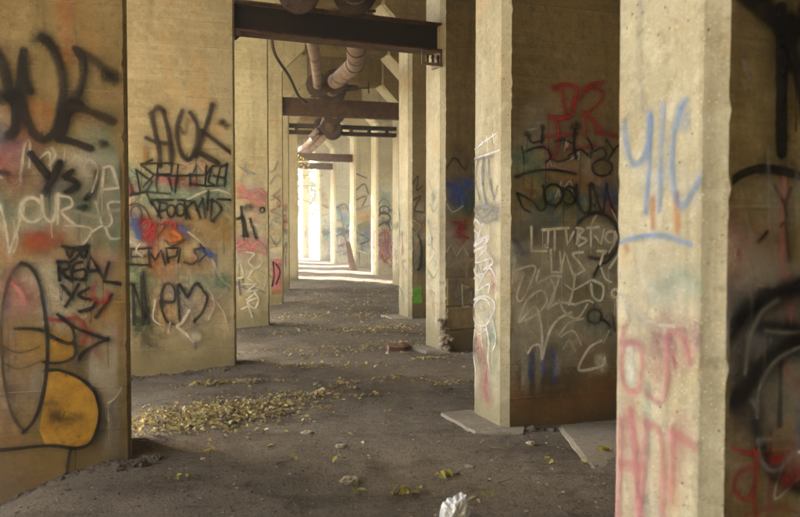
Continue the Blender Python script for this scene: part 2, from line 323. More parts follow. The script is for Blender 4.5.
COL = {'k': (.008, .007, .007), 'K': (.035, .022, .012), 'w': (.78, .77, .72), 'W': (.62, .60, .52), 'r': (.36, .022, .028), 'p': (.60, .20, .24),
       'b': (.055, .11, .42), 't': (.22, .42, .36), 'g': (.08, .22, .09), 'o': (.55, .19, .04), 'y': (.52, .30, .03), 'n': (.30, .30, .29), 'v': (.22, .16, .22), 'G': (.20, .62, .05), 'B': (.20, .33, .58)}
GRAFFITI = [
('L1','F','haze_patch',[('W',.3,1,.5,1,[.273,2.078,.159,1.979,.057,1.879]),('t',.269,1,.4,1,[.745,1.67,.502,1.724,.124,1.713]),('W',.269,1,.42,1,[.782,1.591,.564,1.63,.073,1.618]),('W',.269,1,.42,1,[.544,1.336,.473,1.133,.45,1.01]),('W',.303,1,.42,1,[.17,1.124,.108,.846,.125,.569]),('g',.165,1,.3,1,[.139,1.563,.062,1.508]),('p',.137,1,.3,1,[.218,1.385,.115,1.412]),('o',.172,1,.5,1,[.71,2.406,.652,2.278,.592,2.227]),('o',.133,1,.5,1,[.566,2.4,.493,2.364,.444,2.326]),('o',.122,1,.4,1,[.344,2.398,.282,2.361,.193,2.337]),('t',.273,1,.34,1,[.213,2.283,.132,2.15,.056,1.981]),('t',.234,1,.3,1,[.07,1.947,.046,1.707,.087,1.535]),('g',.231,1,.25,1,[.376,1.84,.252,1.706,.126,1.57]),('v',.291,1,.28,1,[.8,1.997,.682,1.868,.511,1.911]),('W',.273,1,.24,1,[.235,2.079,.185,1.945,.111,1.741]),('W',.337,1,.2,1,[.688,1.471,.444,1.402,.127,1.432]),('r',.147,1,.6,1,[.615,1.537,.578,1.517,.492,1.564]),('o',.267,1,.25,1,[.748,1.498,.567,1.47,.443,1.496]),('W',.335,1,.28,1,[.692,1.239,.51,1.134,.45,.997]),('v',.331,1,.28,1,[.788,1.208,.77,.875,.763,.541]),('v',.333,1,.22,1,[.812,.478,.768,.207,.736,-.066]),('p',.239,1,.4,1,[.728,1.239,.669,1.138]),('W',.412,1,.26,1,[.261,.99,.148,.778,.125,.5]),('y',.206,1,.4,1,[.222,1.016,.145,1.027,.054,1.038]),('y',.269,1,.4,1,[.709,.906,.515,.796,.389,.858]),('n',.18,1,.4,1,[.114,.395,.102,.254,.117,.116]),('n',.138,1,.3,1,[.218,.354,.127,.347]),('y',.404,1,.2,1,[.707,.202,.587,.055,.489,-.022]),('o',.094,1,.35,1,[.396,3.139,.386,2.975,.377,2.743])]),
('L1','F','spray_tag',[('k',.072,.75,.9,1,[.811,2.765,.777,2.702,.755,2.6,.721,2.458,.693,2.361,.7,2.276,.737,2.222]),('k',.079,.8,.9,1,[.804,2.467,.745,2.47,.697,2.492]),('k',.06,.75,.93,1,[.645,2.777,.665,2.645,.673,2.513,.645,2.357,.598,2.247,.532,2.203,.47,2.259,.431,2.38,.41,2.528,.421,2.674,.474,2.816,.534,2.877]),('k',.059,.8,.9,1,[.651,2.724,.641,2.607,.612,2.523]),('K',.106,1,.5,1,[.571,2.874,.51,2.866,.462,2.803]),('k',.057,.7,.9,1,[.326,2.813,.283,2.736,.291,2.588,.343,2.472,.394,2.342,.433,2.22]),('k',.051,.6,.9,1,[.446,2.213,.359,2.196,.24,2.153]),('K',.061,.9,.7,1,[.307,2.788,.214,2.747,.119,2.659]),('k',.102,1,.95,1,[.132,2.658,.094,2.647]),('k',.061,.6,.9,1,[.381,2.416,.306,2.44]),('K',.054,.8,.8,1,[.368,2.43,.243,2.403,.097,2.342]),('k',.054,1,.8,1,[.17,2.189,.15,2.183])]),
('L1','F','spray_tag',[('k',.043,.5,1,1,[.612,2.108,.565,2.036,.505,1.958]),('k',.043,.5,1,1,[.435,2.053,.48,1.952,.537,1.837]),('k',.041,.5,1,1,[.362,2.001,.406,1.96,.344,1.928,.338,1.894,.401,1.853]),('k',.041,.5,1,1,[.204,1.998,.218,1.896,.276,1.814]),('k',.027,.5,.9,0,[.321,1.753,.277,1.76]),('K',.026,.8,.9,0,[.812,1.984,.753,1.972])]),
('L1','F','spray_tag',[('W',.026,.9,.7,1,[.803,1.775,.775,1.656,.749,1.458]),('W',.026,.9,.7,1,[.749,1.458,.685,1.657,.66,1.75,.671,1.789]),('W',.028,.9,.75,1,[.545,1.737,.553,1.699,.576,1.67,.607,1.657,.64,1.664,.665,1.688,.678,1.723,.674,1.762,.656,1.795,.627,1.814,.594,1.814,.565,1.795,.548,1.763,.546,1.723]),('W',.027,.9,.7,1,[.549,1.831,.539,1.711,.49,1.657,.458,1.751,.457,1.832]),('W',.025,.9,.7,1,[.445,1.845,.453,1.644]),('W',.026,.9,.7,1,[.451,1.832,.376,1.82,.365,1.766,.428,1.725,.354,1.644]),('W',.026,.9,.8,1,[.159,2.027,.174,1.863]),('W',.026,.9,.8,1,[.159,2.027,.107,2.028,.07,1.892]),('W',.024,.9,.75,1,[.167,1.877,.07,1.892]),('W',.026,.9,.6,1,[.213,1.794,.17,1.631,.112,1.659,.136,1.782,.058,1.796]),('W',.026,.9,.55,1,[.404,1.631,.316,1.631,.241,1.604,.292,1.509]),('W',.022,.9,.5,1,[.286,2.024,.247,2.079,.197,2.012,.237,1.862]),('W',.021,.9,.5,1,[.483,2.152,.46,2.099,.497,2.031]),('W',.024,.9,.6,1,[.241,1.59,.164,1.631,.126,1.549,.048,1.549]),('W',.021,.9,.5,1,[.721,1.67,.699,1.538,.725,1.458]),('W',.026,.9,.4,1,[.328,1.726,.227,1.699,.137,1.727,.046,1.741])]),
('L1','F','spray_tag',[('k',.023,.4,1,1,[.424,1.496,.368,1.482,.267,1.495]),('k',.022,.4,1,1,[.406,1.489,.382,1.415,.343,1.482,.294,1.414,.267,1.495]),('k',.022,.4,1,1,[.28,1.495,.344,1.414,.382,1.388]),('k',.023,.4,1,1,[.451,1.395,.446,1.267]),('k',.022,.4,1,1,[.457,1.389,.395,1.388,.389,1.347,.439,1.328,.371,1.259]),('k',.022,.4,1,1,[.307,1.387,.357,1.367,.365,1.279,.283,1.27]),('k',.02,.4,1,1,[.364,1.326,.295,1.339]),('k',.022,.4,1,0,[.289,1.264,.249,1.427,.174,1.282]),('k',.021,.4,1,0,[.282,1.325,.199,1.33]),('k',.023,.4,1,0,[.134,1.384,.168,1.254,.026,1.231])]),
('L1','F','spray_tag',[('k',.022,.4,1,0,[.434,1.233,.373,1.15]),('k',.022,.4,1,0,[.328,1.237,.411,1.09]),('k',.022,.4,1,1,[.265,1.209,.328,1.169,.297,1.141,.221,1.125,.254,1.072,.324,1.053]),('k',.021,.5,.95,0,[.118,1.164,.222,1.009]),('r',.023,.7,.7,1,[.219,1.249,.246,1.154,.17,1.11,.143,1.178]),('r',.027,.8,.7,1,[.536,1.013,.45,.997,.337,1.006,.287,.922,.301,.841]),('r',.018,.8,.6,1,[.249,.921,.238,.81,.213,.74]),('p',.027,.8,.6,1,[.74,1.26,.692,1.205,.657,1.138])]),
('L1','F','painted_figure',[('y',0,0,.8,2,[.566,.65,.455,.657,.33,.589,.242,.494,.211,.367,.232,.23,.278,.151,.367,.131,.549,.161,.584,.259,.557,.46]),('y',0,0,.55,2,[.531,.932,.451,.902,.364,.857,.366,.748,.466,.719,.54,.73]),('K',.109,1,.5,1,[.496,.354,.434,.315,.358,.337]),('K',.094,1,.35,1,[.557,.433,.495,.442]),('K',.021,.6,.8,1,[.677,1.385,.739,1.313,.783,1.155,.804,.943,.797,.677,.764,.448,.718,.324,.67,.266]),('k',.024,.5,.92,1,[.677,1.385,.617,1.351,.57,1.243,.542,1.067,.526,.864,.535,.662,.569,.461,.62,.329,.682,.26]),('k',.025,.5,1,1,[.462,1.038,.363,.953,.262,.901,.147,.854]),('k',.023,.5,.95,1,[.437,1.01,.375,.953,.358,.87,.39,.838,.476,.876,.574,.941,.72,.953]),('k',.022,.5,.95,1,[.147,.861,.25,.811,.315,.759,.347,.699]),('k',.02,.5,.9,1,[.358,.843,.359,.754,.454,.712,.553,.724]),('k',.022,.5,.95,1,[.578,.658,.467,.665,.33,.602,.235,.5,.205,.366,.226,.236,.272,.15,.361,.124,.524,.158,.829,.152]),('k',.02,.5,.85,0,[.393,.126,.42,-.043,.465,-.121]),('K',.013,.7,.5,1,[.794,.843,.698,.792,.576,.826]),('K',.013,.7,.4,1,[.796,.73,.7,.685,.565,.731]),('W',.014,.6,.6,1,[.152,.418,.1,.456,.06,.523]),('n',.081,.8,.4,1,[.591,.652,.605,.545])]),
('L2','F','haze_patch',[('W',.345,1,.38,1,[1.068,2.103,.632,2.042,.089,2.144]),('W',.35,1,.4,1,[.411,1.792,.161,1.7,.045,1.771]),('W',.392,1,.4,1,[.972,.992,.643,.846,.167,.881]),('o',.299,1,.3,1,[.97,1.174,.685,1.078,.416,1.143]),('W',.279,1,.35,1,[.58,.451,.353,.535]),('K',.296,1,.35,1,[1.107,.472,.979,.295]),('g',.295,1,.35,1,[1.146,.905,1.106,.609]),('y',.35,1,.35,1,[.345,1.49,.116,1.536]),('t',.344,1,.42,1,[1.153,2.191,.851,2.107,.521,2.067,.066,2.191]),('t',.3,1,.36,1,[.962,1.947,.521,1.975,.067,2.004]),('p',.16,1,.6,1,[.851,2.198,.741,2.177]),('r',.149,1,.55,1,[.675,2.179,.587,2.158,.453,2.149]),('b',.226,1,.6,1,[1.137,1.697,1.074,1.584]),('r',.204,1,.7,1,[1.008,1.697,.944,1.606,.966,1.516]),('r',.16,1,.6,1,[.768,1.675,.68,1.652]),('o',.229,1,.65,1,[.813,1.584,.681,1.515]),('b',.161,1,.65,1,[.636,1.629,.57,1.583]),('y',.395,1,.4,1,[.524,1.699,.299,1.607,.093,1.653]),('W',.35,1,.28,1,[.357,1.432,.164,1.314,.073,1.231]),('o',.298,1,.4,1,[.86,1.241,.685,1.17]),('g',.341,1,.36,1,[1.121,1.177,.972,.924,1.019,.583]),('t',.302,1,.42,1,[.574,1.053,.349,1.002,.121,.974]),('W',.465,1,.3,1,[.643,.916,.419,.794,.122,.786]),('o',.321,1,.28,1,[.864,.807,.756,.596]),('b',.185,1,.25,1,[.6,.73,.533,.681]),('W',.181,1,.5,1,[1.161,1.471,1.076,1.38]),('K',.341,1,.35,1,[1.084,.608,.978,.398]),('K',.301,1,.25,1,[.691,.501,.422,.444]),('r',.135,1,.5,1,[1.196,2.123,1.154,2.057]),('W',.138,1,.3,1,[.451,2.321,.52,2.159]),('g',.141,1,.5,1,[.167,.998,.121,.974]),('p',.233,1,.2,1,[.363,.792,.283,.72])]),
('L2','F','spray_tag',[('K',.057,.9,.7,1,[.919,2.941,.864,3,.799,2.947]),('K',.062,.85,.92,1,[.941,2.918,.9,2.717,.858,2.515,.849,2.334]),('K',.063,.85,.92,1,[.81,2.946,.758,2.745,.727,2.519,.728,2.36]),('K',.051,.85,.8,1,[.998,2.645,.89,2.604,.748,2.587]),('K',.057,.85,.9,1,[.601,2.968,.658,2.795,.649,2.59,.584,2.432,.506,2.435,.438,2.597,.436,2.804,.513,2.949]),('K',.057,.95,.4,1,[.625,2.773,.582,2.707,.536,2.868]),('K',.064,.85,.9,1,[.265,3.053,.311,2.878,.369,2.715,.427,2.529,.45,2.459]),('K',.052,.8,.9,1,[.38,2.749,.223,2.628,.006,2.473]),('K',.058,.7,.95,1,[.438,2.506,.326,2.451,.213,2.385]),('K',.105,1,.85,1,[.152,2.851,.107,2.818]),('K',.057,.9,.4,1,[.999,2.533,1.001,2.375]),('y',.068,.9,.4,1,[1.01,2.51,1.012,2.352])]),
('L2','F','spray_tag',[('k',.023,.5,.9,0,[.935,2.399,1.055,2.34,.915,2.23,1.036,2.092]),('k',.023,.5,.9,0,[1.055,2.351,.717,2.371,.73,2.246,.915,2.23,.675,2.224]),('k',.023,.5,.9,0,[.871,2.345,.895,2.106,.874,2.038]),('k',.023,.5,.9,0,[.651,2.35,.675,2.156,.687,2.041]),('k',.023,.5,.9,0,[.763,2.222,.72,2.064]),('k',.023,.5,.9,0,[.519,2.251,.52,2.113]),('k',.023,.5,.9,0,[.653,2.225,.339,2.243,.27,2.349,.11,2.353]),('k',.023,.5,.9,0,[.338,2.347,.352,2.116,.181,2.119]),('k',.023,.5,.9,0,[.282,2.326,.317,2.163,.227,2.118,.179,2.328,.099,2.377]),('k',.026,.5,.9,0,[.099,2.377,.135,2.12]),('k',.023,.5,.9,0,[.26,2.234,.134,2.213]),('k',.023,.5,.9,0,[.52,2.136,.34,2.116]),('k',.023,.5,.7,0,[.451,2.344,.497,2.228])]),
('L2','F','spray_tag',[('k',.022,.5,.9,0,[1.195,2.19,1.144,2.034,1.187,1.989,.993,2.048]),('k',.023,.5,.9,0,[1.109,2.282,1.069,2.058]),('k',.023,.5,.9,0,[1.109,2.282,.938,2.151,1.004,2.036,.941,1.89]),('k',.02,.5,.7,0,[1.155,2.012,.982,2.037,.743,2.018]),('W',.035,.8,.75,0,[.555,1.952,.454,2.01,.341,2.058,.204,2.072,.067,2.028,-.025,1.959])]),
('L2','F','spray_tag',[('k',.023,.4,.95,0,[.962,1.947,.721,1.95]),('k',.023,.4,.95,0,[.94,1.924,.844,1.743]),('k',.023,.4,.9,0,[.853,1.914,.877,1.766]),('k',.023,.4,.95,1,[.875,1.925,.777,1.903,.799,1.835,.876,1.823]),('k',.023,.4,.95,1,[.689,1.824,.695,1.791,.71,1.766,.731,1.755,.752,1.761,.769,1.782,.777,1.812,.775,1.846,.763,1.874,.743,1.89,.722,1.89,.703,1.874,.692,1.846,.69,1.812]),('k',.023,.4,.95,1,[.584,1.836,.59,1.804,.607,1.778,.631,1.767,.655,1.773,.674,1.794,.683,1.825,.681,1.858,.667,1.887,.645,1.903,.621,1.903,.599,1.887,.586,1.858,.585,1.824]),('k',.023,.4,.95,0,[.589,1.928,.568,1.733]),('k',.023,.4,.95,1,[.655,1.95,.499,1.929,.567,1.848,.524,1.733]),('k',.028,.4,.95,0,[.477,1.941,.411,1.745]),('k',.025,.4,.95,0,[.375,1.965,.455,1.837]),('k',.023,.4,.95,0,[.387,1.977,.355,1.746]),('k',.025,.4,.95,0,[.318,2.059,.331,1.839]),('k',.023,.4,.95,0,[.273,1.967,.298,1.711,.253,1.7]),('k',.023,.4,.95,1,[.319,1.954,.228,1.932,.172,1.84,.264,1.723]),('k',.026,.4,.95,0,[.216,1.967,.067,1.958,.033,1.935]),('K',.023,.6,.7,1,[1.177,1.888,1.092,1.9,1.006,1.833,.964,1.72]),('K',.023,.6,.6,1,[1.179,1.764,1.176,1.797,1.167,1.827,1.154,1.851,1.138,1.868,1.119,1.876,1.101,1.875,1.083,1.864,1.068,1.844,1.057,1.817,1.051,1.786,1.051,1.753,1.056,1.72,1.066,1.692]),('r',.039,.7,.9,1,[1.04,1.686,.964,1.709,.987,1.584,.899,1.675]),('r',.036,.7,.9,1,[1.02,1.538,.922,1.629,.945,1.493]),('r',.034,.7,.85,1,[.812,1.686,.691,1.675,.747,1.538]),('o',.057,.8,.8,1,[.725,1.584,.637,1.515,.748,1.492]),('k',.023,.6,.7,1,[.856,1.675,.801,1.652,.879,1.538]),('b',.045,.8,.8,1,[1.137,1.719,1.096,1.516]),('b',.035,.7,.8,1,[.636,1.652,.547,1.583]),('W',.035,.8,.7,1,[.547,1.583,.413,1.468,.324,1.351])]),
('L2','F','spray_tag',[('k',.027,.4,.95,0,[1.172,1.392,.967,1.402]),('k',.025,.4,.9,0,[1.172,1.403,1.174,1.211]),('k',.027,.4,.95,0,[1.185,1.223,1.002,1.209]),('k',.023,.4,.9,0,[1.173,1.302,1.023,1.312]),('k',.03,.4,.95,0,[.97,1.197,.989,1.379,.914,1.265,.848,1.378,.806,1.218]),('k',.03,.4,.95,0,[.772,1.24,.793,1.401,.66,1.4,.683,1.308,.772,1.286]),('k',.025,.4,.9,0,[.638,1.388,.662,1.239]),('K',.025,.5,.8,1,[.595,1.238,.506,1.214,.438,1.282,.482,1.375,.369,1.398]),('b',.07,.8,.75,1,[.392,1.375,.279,1.304]),('K',.023,.5,.8,0,[.414,1.444,.347,1.328,.438,1.236]),('k',.023,.6,.6,1,[.803,1.492,.726,1.423,.593,1.491])]),
('L2','F','spray_tag',[('k',.032,.4,.95,0,[1.15,.542,1.155,.996]),('k',.029,.4,.95,0,[1.155,.996,1.082,.767,.998,.559]),('k',.03,.4,.95,0,[.998,.559,1.027,.857,1.046,1.13]),('k',.027,.4,.85,0,[1.068,1.085,1.052,.538]),('k',.025,.4,.9,0,[1.219,1.009,1.145,.996]),('k',.03,.4,.95,1,[.854,.795,.71,.791,.709,.94,.775,.999,.83,.943,.854,.76,.801,.575,.713,.525]),('k',.03,.4,.95,1,[.646,.546,.666,.801,.664,.985,.609,.915,.565,.833,.508,.936,.451,.992,.373,.886,.34,.815,.398,.653,.489,.552])]),
('L2','F','spray_tag',[('W',.037,.6,.85,1,[.544,.681,.624,.545,.68,.501,.602,.428,.502,.319]),('W',.128,1,.75,1,[.491,.377,.445,.375]),('W',.027,.7,.55,1,[.919,.808,.943,.603,.867,.531]),('W',.026,.8,.5,1,[.372,.979,.26,.789,.33,.558]),('W',.023,.8,.4,1,[.279,1.257,.166,1.022,.075,.949]),('W',.025,.8,.6,1,[.757,.55,.78,.436]),('W',.023,.8,.3,1,[.305,.837,.169,.669,.102,.431]),('W',.025,.8,.5,1,[1.075,1.448,1.119,1.38,1.055,1.312])]),
('L3','F','haze_patch',[('p',.268,1,.45,1,[.471,2.275,.289,2.212,.055,2.114]),('W',.167,1,.6,1,[.321,2.378,.255,2.329]),('p',.235,1,.4,1,[.29,2.028,.225,1.777]),('p',.336,1,.5,1,[.527,1.376,.295,1.341,.026,1.373]),('W',.37,1,.4,1,[.225,1.744,.126,1.542,.093,1.374]),('r',.168,1,.4,1,[.396,1.141,.297,1.073]),('W',.302,1,.3,1,[.462,1.142,.196,1.071])]),
('L3','F','spray_tag',[('n',.04,.7,.7,0,[.485,2.657,.353,2.577,.254,2.546]),('n',.04,.7,.7,0,[.418,2.742,.387,2.543,.47,2.442]),('p',.04,.7,.7,1,[.487,2.342,.356,2.211,.189,2.28,.055,2.182]),('p',.04,.7,.6,1,[.521,2.142,.29,2.128,.09,2.013]),('k',.05,.5,.85,0,[.473,1.993,.427,1.509]),('k',.05,.5,.85,0,[.54,1.792,.441,1.826,.377,1.509]),('k',.04,.5,.85,0,[.325,1.793,.227,1.475]),('k',.1,1,.9,1,[.39,1.993,.324,1.994]),('k',.024,.3,.9,1,[.087,1.946,.091,1.927,.104,1.912,.121,1.905,.139,1.909,.153,1.921,.16,1.939,.158,1.959,.148,1.975,.132,1.985,.114,1.985,.098,1.975,.089,1.959,.087,1.939]),('p',.044,.7,.8,1,[.543,1.343,.427,1.409,.328,1.308,.194,1.408,.06,1.306]),('p',.037,.7,.7,1,[.495,1.242,.295,1.274,.061,1.205])]),
('L3','F','spray_tag',[('W',.037,.6,.8,1,[.395,1.241,.262,1.207,.363,1.073,.23,.971,.129,1.07]),('W',.037,.6,.7,1,[.496,1.042,.448,.84,.531,.808]),('W',.04,.6,.85,0,[.298,.921,.382,.805,.232,.701]),('W',.044,.6,.85,0,[.449,.706,.232,.701,.416,.571,.199,.599,.401,.436]),('W',.044,.6,.85,1,[.266,.567,.2,.431,.268,.297,.384,.402,.233,.465]),('W',.04,.6,.8,0,[.485,.288,.368,.334,.303,.13]),('W',.034,.7,.5,1,[.197,.937,.063,.765,.132,.598])]),
('L4','F','haze_patch',[('p',0,0,.75,2,[.271,.976,.017,.973,.021,.311,.275,.295]),('o',0,0,.5,2,[.275,.295,.021,.311,.032,.2,.276,.184]),('W',0,0,.6,2,[.271,1.13,.061,1.15,.062,.985,.271,.976])]),
('L4','F','spray_tag',[('k',.035,.5,.8,1,[.239,.91,.218,.624,.264,.382]),('k',.035,.5,.8,1,[.173,.865,.085,.687,.175,.424]),('n',.033,.5,.8,1,[.295,2.618,.162,2.795,.03,2.754,.031,2.535,.253,2.356]),('n',.033,.5,.8,1,[.275,2.269,.076,2.359,.166,2.139,.012,2.052]),('r',.031,.6,.5,1,[.209,2.357,.055,2.184,.254,2.05]),('n',.031,.5,.7,0,[.277,2.006,.035,1.92,.256,1.831,.035,1.744]),('n',.031,.6,.7,1,[.294,2.879,.206,2.925,.117,3.102]),('g',.035,.6,.5,1,[.302,1.481,.17,1.305,.037,1.48])]),
('R1','E','haze_patch',[('p',.188,1,.42,1,[.491,.653,.367,.498,.325,.206]),('p',.134,1,.3,1,[.457,1.519,.256,1.354,.178,1.15]),('W',.224,1,.45,1,[.582,1.561,.375,1.393,.453,1.089]),('n',.169,1,.5,1,[.583,1.779,.338,1.773,.109,1.751]),('n',.22,1,.3,1,[.381,2.155,.38,1.986,.339,1.857]),('t',.133,1,.2,1,[.213,.856,.133,.368]),('W',.204,1,.35,1,[.452,.96,.252,.852])]),
('R1','E','spray_tag',[('w',.019,.6,.85,0,[.651,2.289,.134,2.396]),('w',.018,.6,.8,0,[.63,2.34,.587,2.249]),('w',.017,.6,.8,0,[.525,2.363,.483,2.265]),('w',.017,.6,.8,0,[.423,2.378,.382,2.281]),('w',.017,.6,.8,0,[.324,2.393,.284,2.297]),('w',.017,.6,.8,0,[.209,2.404,.17,2.31]),('w',.018,.6,.75,0,[.629,2.217,.077,2.252]),('n',.029,.7,.75,1,[.503,2.198,.543,2.038,.46,1.879]),('n',.027,.7,.75,1,[.382,2.188,.4,2.012,.339,1.841]),('n',.025,.7,.7,1,[.283,2.189,.262,2.021,.185,1.885]),('W',.025,.7,.7,1,[.441,2.134,.42,1.979,.359,1.824]),('n',.022,.7,.6,1,[.587,2.214,.382,2.214,.188,2.214]),('n',.021,.7,.5,1,[.224,2.019,.185,1.852,.111,1.963]),('n',.042,.8,.7,1,[.626,1.763,.418,1.801,.109,1.768]),('n',.034,.8,.6,1,[.583,1.71,.337,1.672,.108,1.702]),('n',.02,.6,.7,1,[.541,1.778,.377,1.706,.222,1.787])]),
('R1','E','spray_tag',[('w',.028,.85,.66,1,[.625,1.622,.457,1.553,.581,1.465,.376,1.52]),('w',.027,.85,.66,1,[.377,1.656,.498,1.519,.258,1.555,.415,1.417]),('w',.027,.85,.66,1,[.602,1.412,.296,1.47,.538,1.327,.218,1.372]),('w',.027,.85,.66,1,[.259,1.621,.335,1.436,.18,1.34,.374,1.265]),('w',.027,.85,.66,1,[.579,1.273,.413,1.195,.256,1.287,.141,1.227]),('w',.027,.85,.66,1,[.621,1.166,.373,1.231,.494,1.086,.255,1.154,.293,1.05]),('w',.028,.85,.66,1,[.581,1.465,.622,1.324,.495,1.208]),('w',.027,.85,.66,1,[.214,.923,.23,.871,.277,.825,.347,.794,.426,.784,.5,.798,.554,.833,.576,.883,.562,.937,.513,.985,.442,1.017,.363,1.026,.29,1.013,.238,.979]),('w',.027,.85,.66,1,[.577,.993,.332,1.047,.139,.996,.213,.873]),('w',.027,.85,.66,1,[.533,.77,.45,.71,.29,.78]),('w',.028,.85,.66,1,[.533,.735,.574,.554,.509,.371]),('w',.027,.85,.66,1,[.41,.767,.388,.615]),('w',.027,.85,.66,1,[.31,.795,.25,.667,.268,.513,.209,.421]),('w',.026,.85,.66,1,[.175,.86,.117,.701,.173,.611]),('w',.028,.85,.66,1,[.624,1.552,.541,1.692,.417,1.639])]),
('R1','F','haze_patch',[('W',.495,1,.5,1,[.04,1.039,.378,.865,.9,1.015]),('W',.495,1,.4,1,[.038,1.403,.421,1.342,.995,1.284]),('n',.496,1,.4,1,[.059,.673,.426,.615,.952,.674]),('W',.407,1,.5,1,[.102,1.159,.239,1.034,.186,.749]),('g',.179,1,.42,1,[.071,1.926,.233,1.889,.371,1.85]),('g',.163,1,.38,1,[.305,2.109,.342,1.972,.325,1.809]),('g',.182,1,.38,1,[.566,1.893,.624,1.812]),('t',.166,1,.36,1,[.699,1.854,.738,1.755]),('b',.168,1,.54,1,[.929,1.941,.989,1.857]),('t',.148,1,.3,1,[.511,1.728,.549,1.671]),('o',.216,1,.22,1,[.508,2.155,.698,2.02,.928,2.041]),('o',.195,1,.3,1,[.197,1.929,.252,1.881]),('W',.276,1,.64,1,[.037,1.443,.181,1.475,.328,1.392]),('W',.36,1,.67,1,[.074,1.241,.33,1.113,.516,1.192]),('W',.286,1,.64,1,[.798,1.521,.894,1.563,.973,1.504]),('W',.394,1,.64,1,[.103,.956,.332,.867,.612,.923]),('W',.336,1,.54,1,[.658,1.105,.949,1.014]),('W',.332,1,.48,1,[.15,.669,.519,.693,.903,.719]),('W',.249,1,.58,1,[.375,1.342,.656,1.289,.897,1.336]),('g',.217,1,.34,1,[.63,1.106,.745,1.053,.86,1.1]),('W',.182,1,.64,1,[.406,.781,.5,.744]),('t',.252,1,.25,1,[.707,.937,.863,.83]),('b',.074,1,.68,1,[.241,.607,.242,.492,.233,.41]),('b',.082,1,.75,1,[.343,.602,.353,.453]),('b',.083,1,.83,1,[.445,.614,.465,.43,.447,.364]),('W',.082,1,.48,1,[.187,.544,.188,.298]),('W',.074,1,.48,1,[.307,.497,.299,.274]),('W',.075,1,.48,1,[.501,.611,.484,.429]),('W',.114,1,.32,1,[.041,.715,.061,.388]),('K',.276,1,.4,1,[.037,1.588,.181,1.572,.327,1.605]),('o',.253,1,.18,1,[.758,.598,.907,.336]),('W',.135,1,.8,1,[.885,.524,.906,.455]),('b',.097,1,.38,1,[.091,1.443,.182,1.426]),('y',.184,1,.3,1,[.687,1.038,.745,1.003]),('o',.333,1,.22,1,[.08,.239,.524,.176,.987,.229]),('K',.248,1,.35,1,[.299,.307,.523,.293])]),
('R1','F','spray_tag',[('r',.028,.6,.95,1,[.438,2.755,.512,2.792,.644,2.775,.616,2.676,.598,2.593]),('r',.025,.6,.9,1,[.512,2.776,.523,2.654,.551,2.55]),('r',.065,1,.7,1,[.429,2.763,.466,2.765]),('r',.025,.6,.95,1,[.654,2.678,.748,2.781,.814,2.818,.891,2.831]),('r',.033,.7,.9,1,[.719,2.763,.786,2.792]),('r',.025,.6,.9,1,[.805,2.785,.902,2.74,.854,2.655,.769,2.585]),('r',.033,.6,.95,1,[.731,2.574,.808,2.504,.876,2.423]),('r',.038,.6,.95,1,[.385,2.526,.468,2.513,.57,2.534]),('r',.026,.6,.9,1,[.449,2.504,.478,2.383,.47,2.277,.415,2.177]),('r',.025,.6,.9,1,[.635,2.693,.617,2.577,.57,2.526]),('r',.025,.6,.8,1,[.702,2.581,.723,2.401]),('r',.025,.6,.85,1,[.321,2.361,.487,2.375,.656,2.398]),('r',.027,.6,.9,1,[.828,2.413,.944,2.409,1.042,2.38]),('r',.025,.6,.85,1,[.544,2.263,.695,2.284,.81,2.305])]),
('R1','F','spray_tag',[('k',.049,1,.9,1,[.185,2.38,.212,2.365]),('k',.016,.5,.9,1,[.194,2.364,.24,2.309,.34,2.337]),('k',.049,1,.9,1,[.321,2.442,.33,2.434]),('k',.018,.5,.9,0,[.33,2.442,.322,2.312]),('k',.016,.5,.9,1,[.14,2.274,.159,2.186,.159,2.138]),('k',.016,.5,.9,1,[.177,2.235,.267,2.27,.35,2.273,.405,2.209,.36,2.151]),('k',.074,1,.95,1,[.609,2.454,.646,2.455]),('k',.033,.7,.9,1,[.628,2.43,.619,2.298,.639,2.2]),('k',.018,.6,.8,1,[.441,2.325,.525,2.344,.6,2.314]),('k',.017,.5,.85,1,[.564,2.214,.676,2.267,.753,2.22]),('k',.018,.5,.85,1,[.742,2.368,.791,2.287,.772,2.204]),('k',.018,.5,.9,1,[.986,2.126,.975,2.094,.942,2.069,.897,2.057,.85,2.062,.813,2.081,.794,2.111,.797,2.143,.823,2.171,.865,2.188,.913,2.189,.955,2.174,.981,2.147,.985,2.115]),('k',.018,.5,.85,1,[.946,2.192,1.004,2.278,1.043,2.313]),('k',.017,.5,.8,1,[.81,2.255,.887,2.291,.927,2.225,.849,2.189]),('k',.015,.5,.7,1,[.396,2.193,.471,2.162,.582,2.198]),('k',.017,.6,.7,1,[.925,2.359,1.004,2.261])]),
('R1','F','spray_tag',[('k',.04,1,.9,1,[.088,2.031,.115,2.032]),('k',.02,.5,.95,1,[.088,2.031,.232,2.075,.415,2.095,.631,2.068])]),
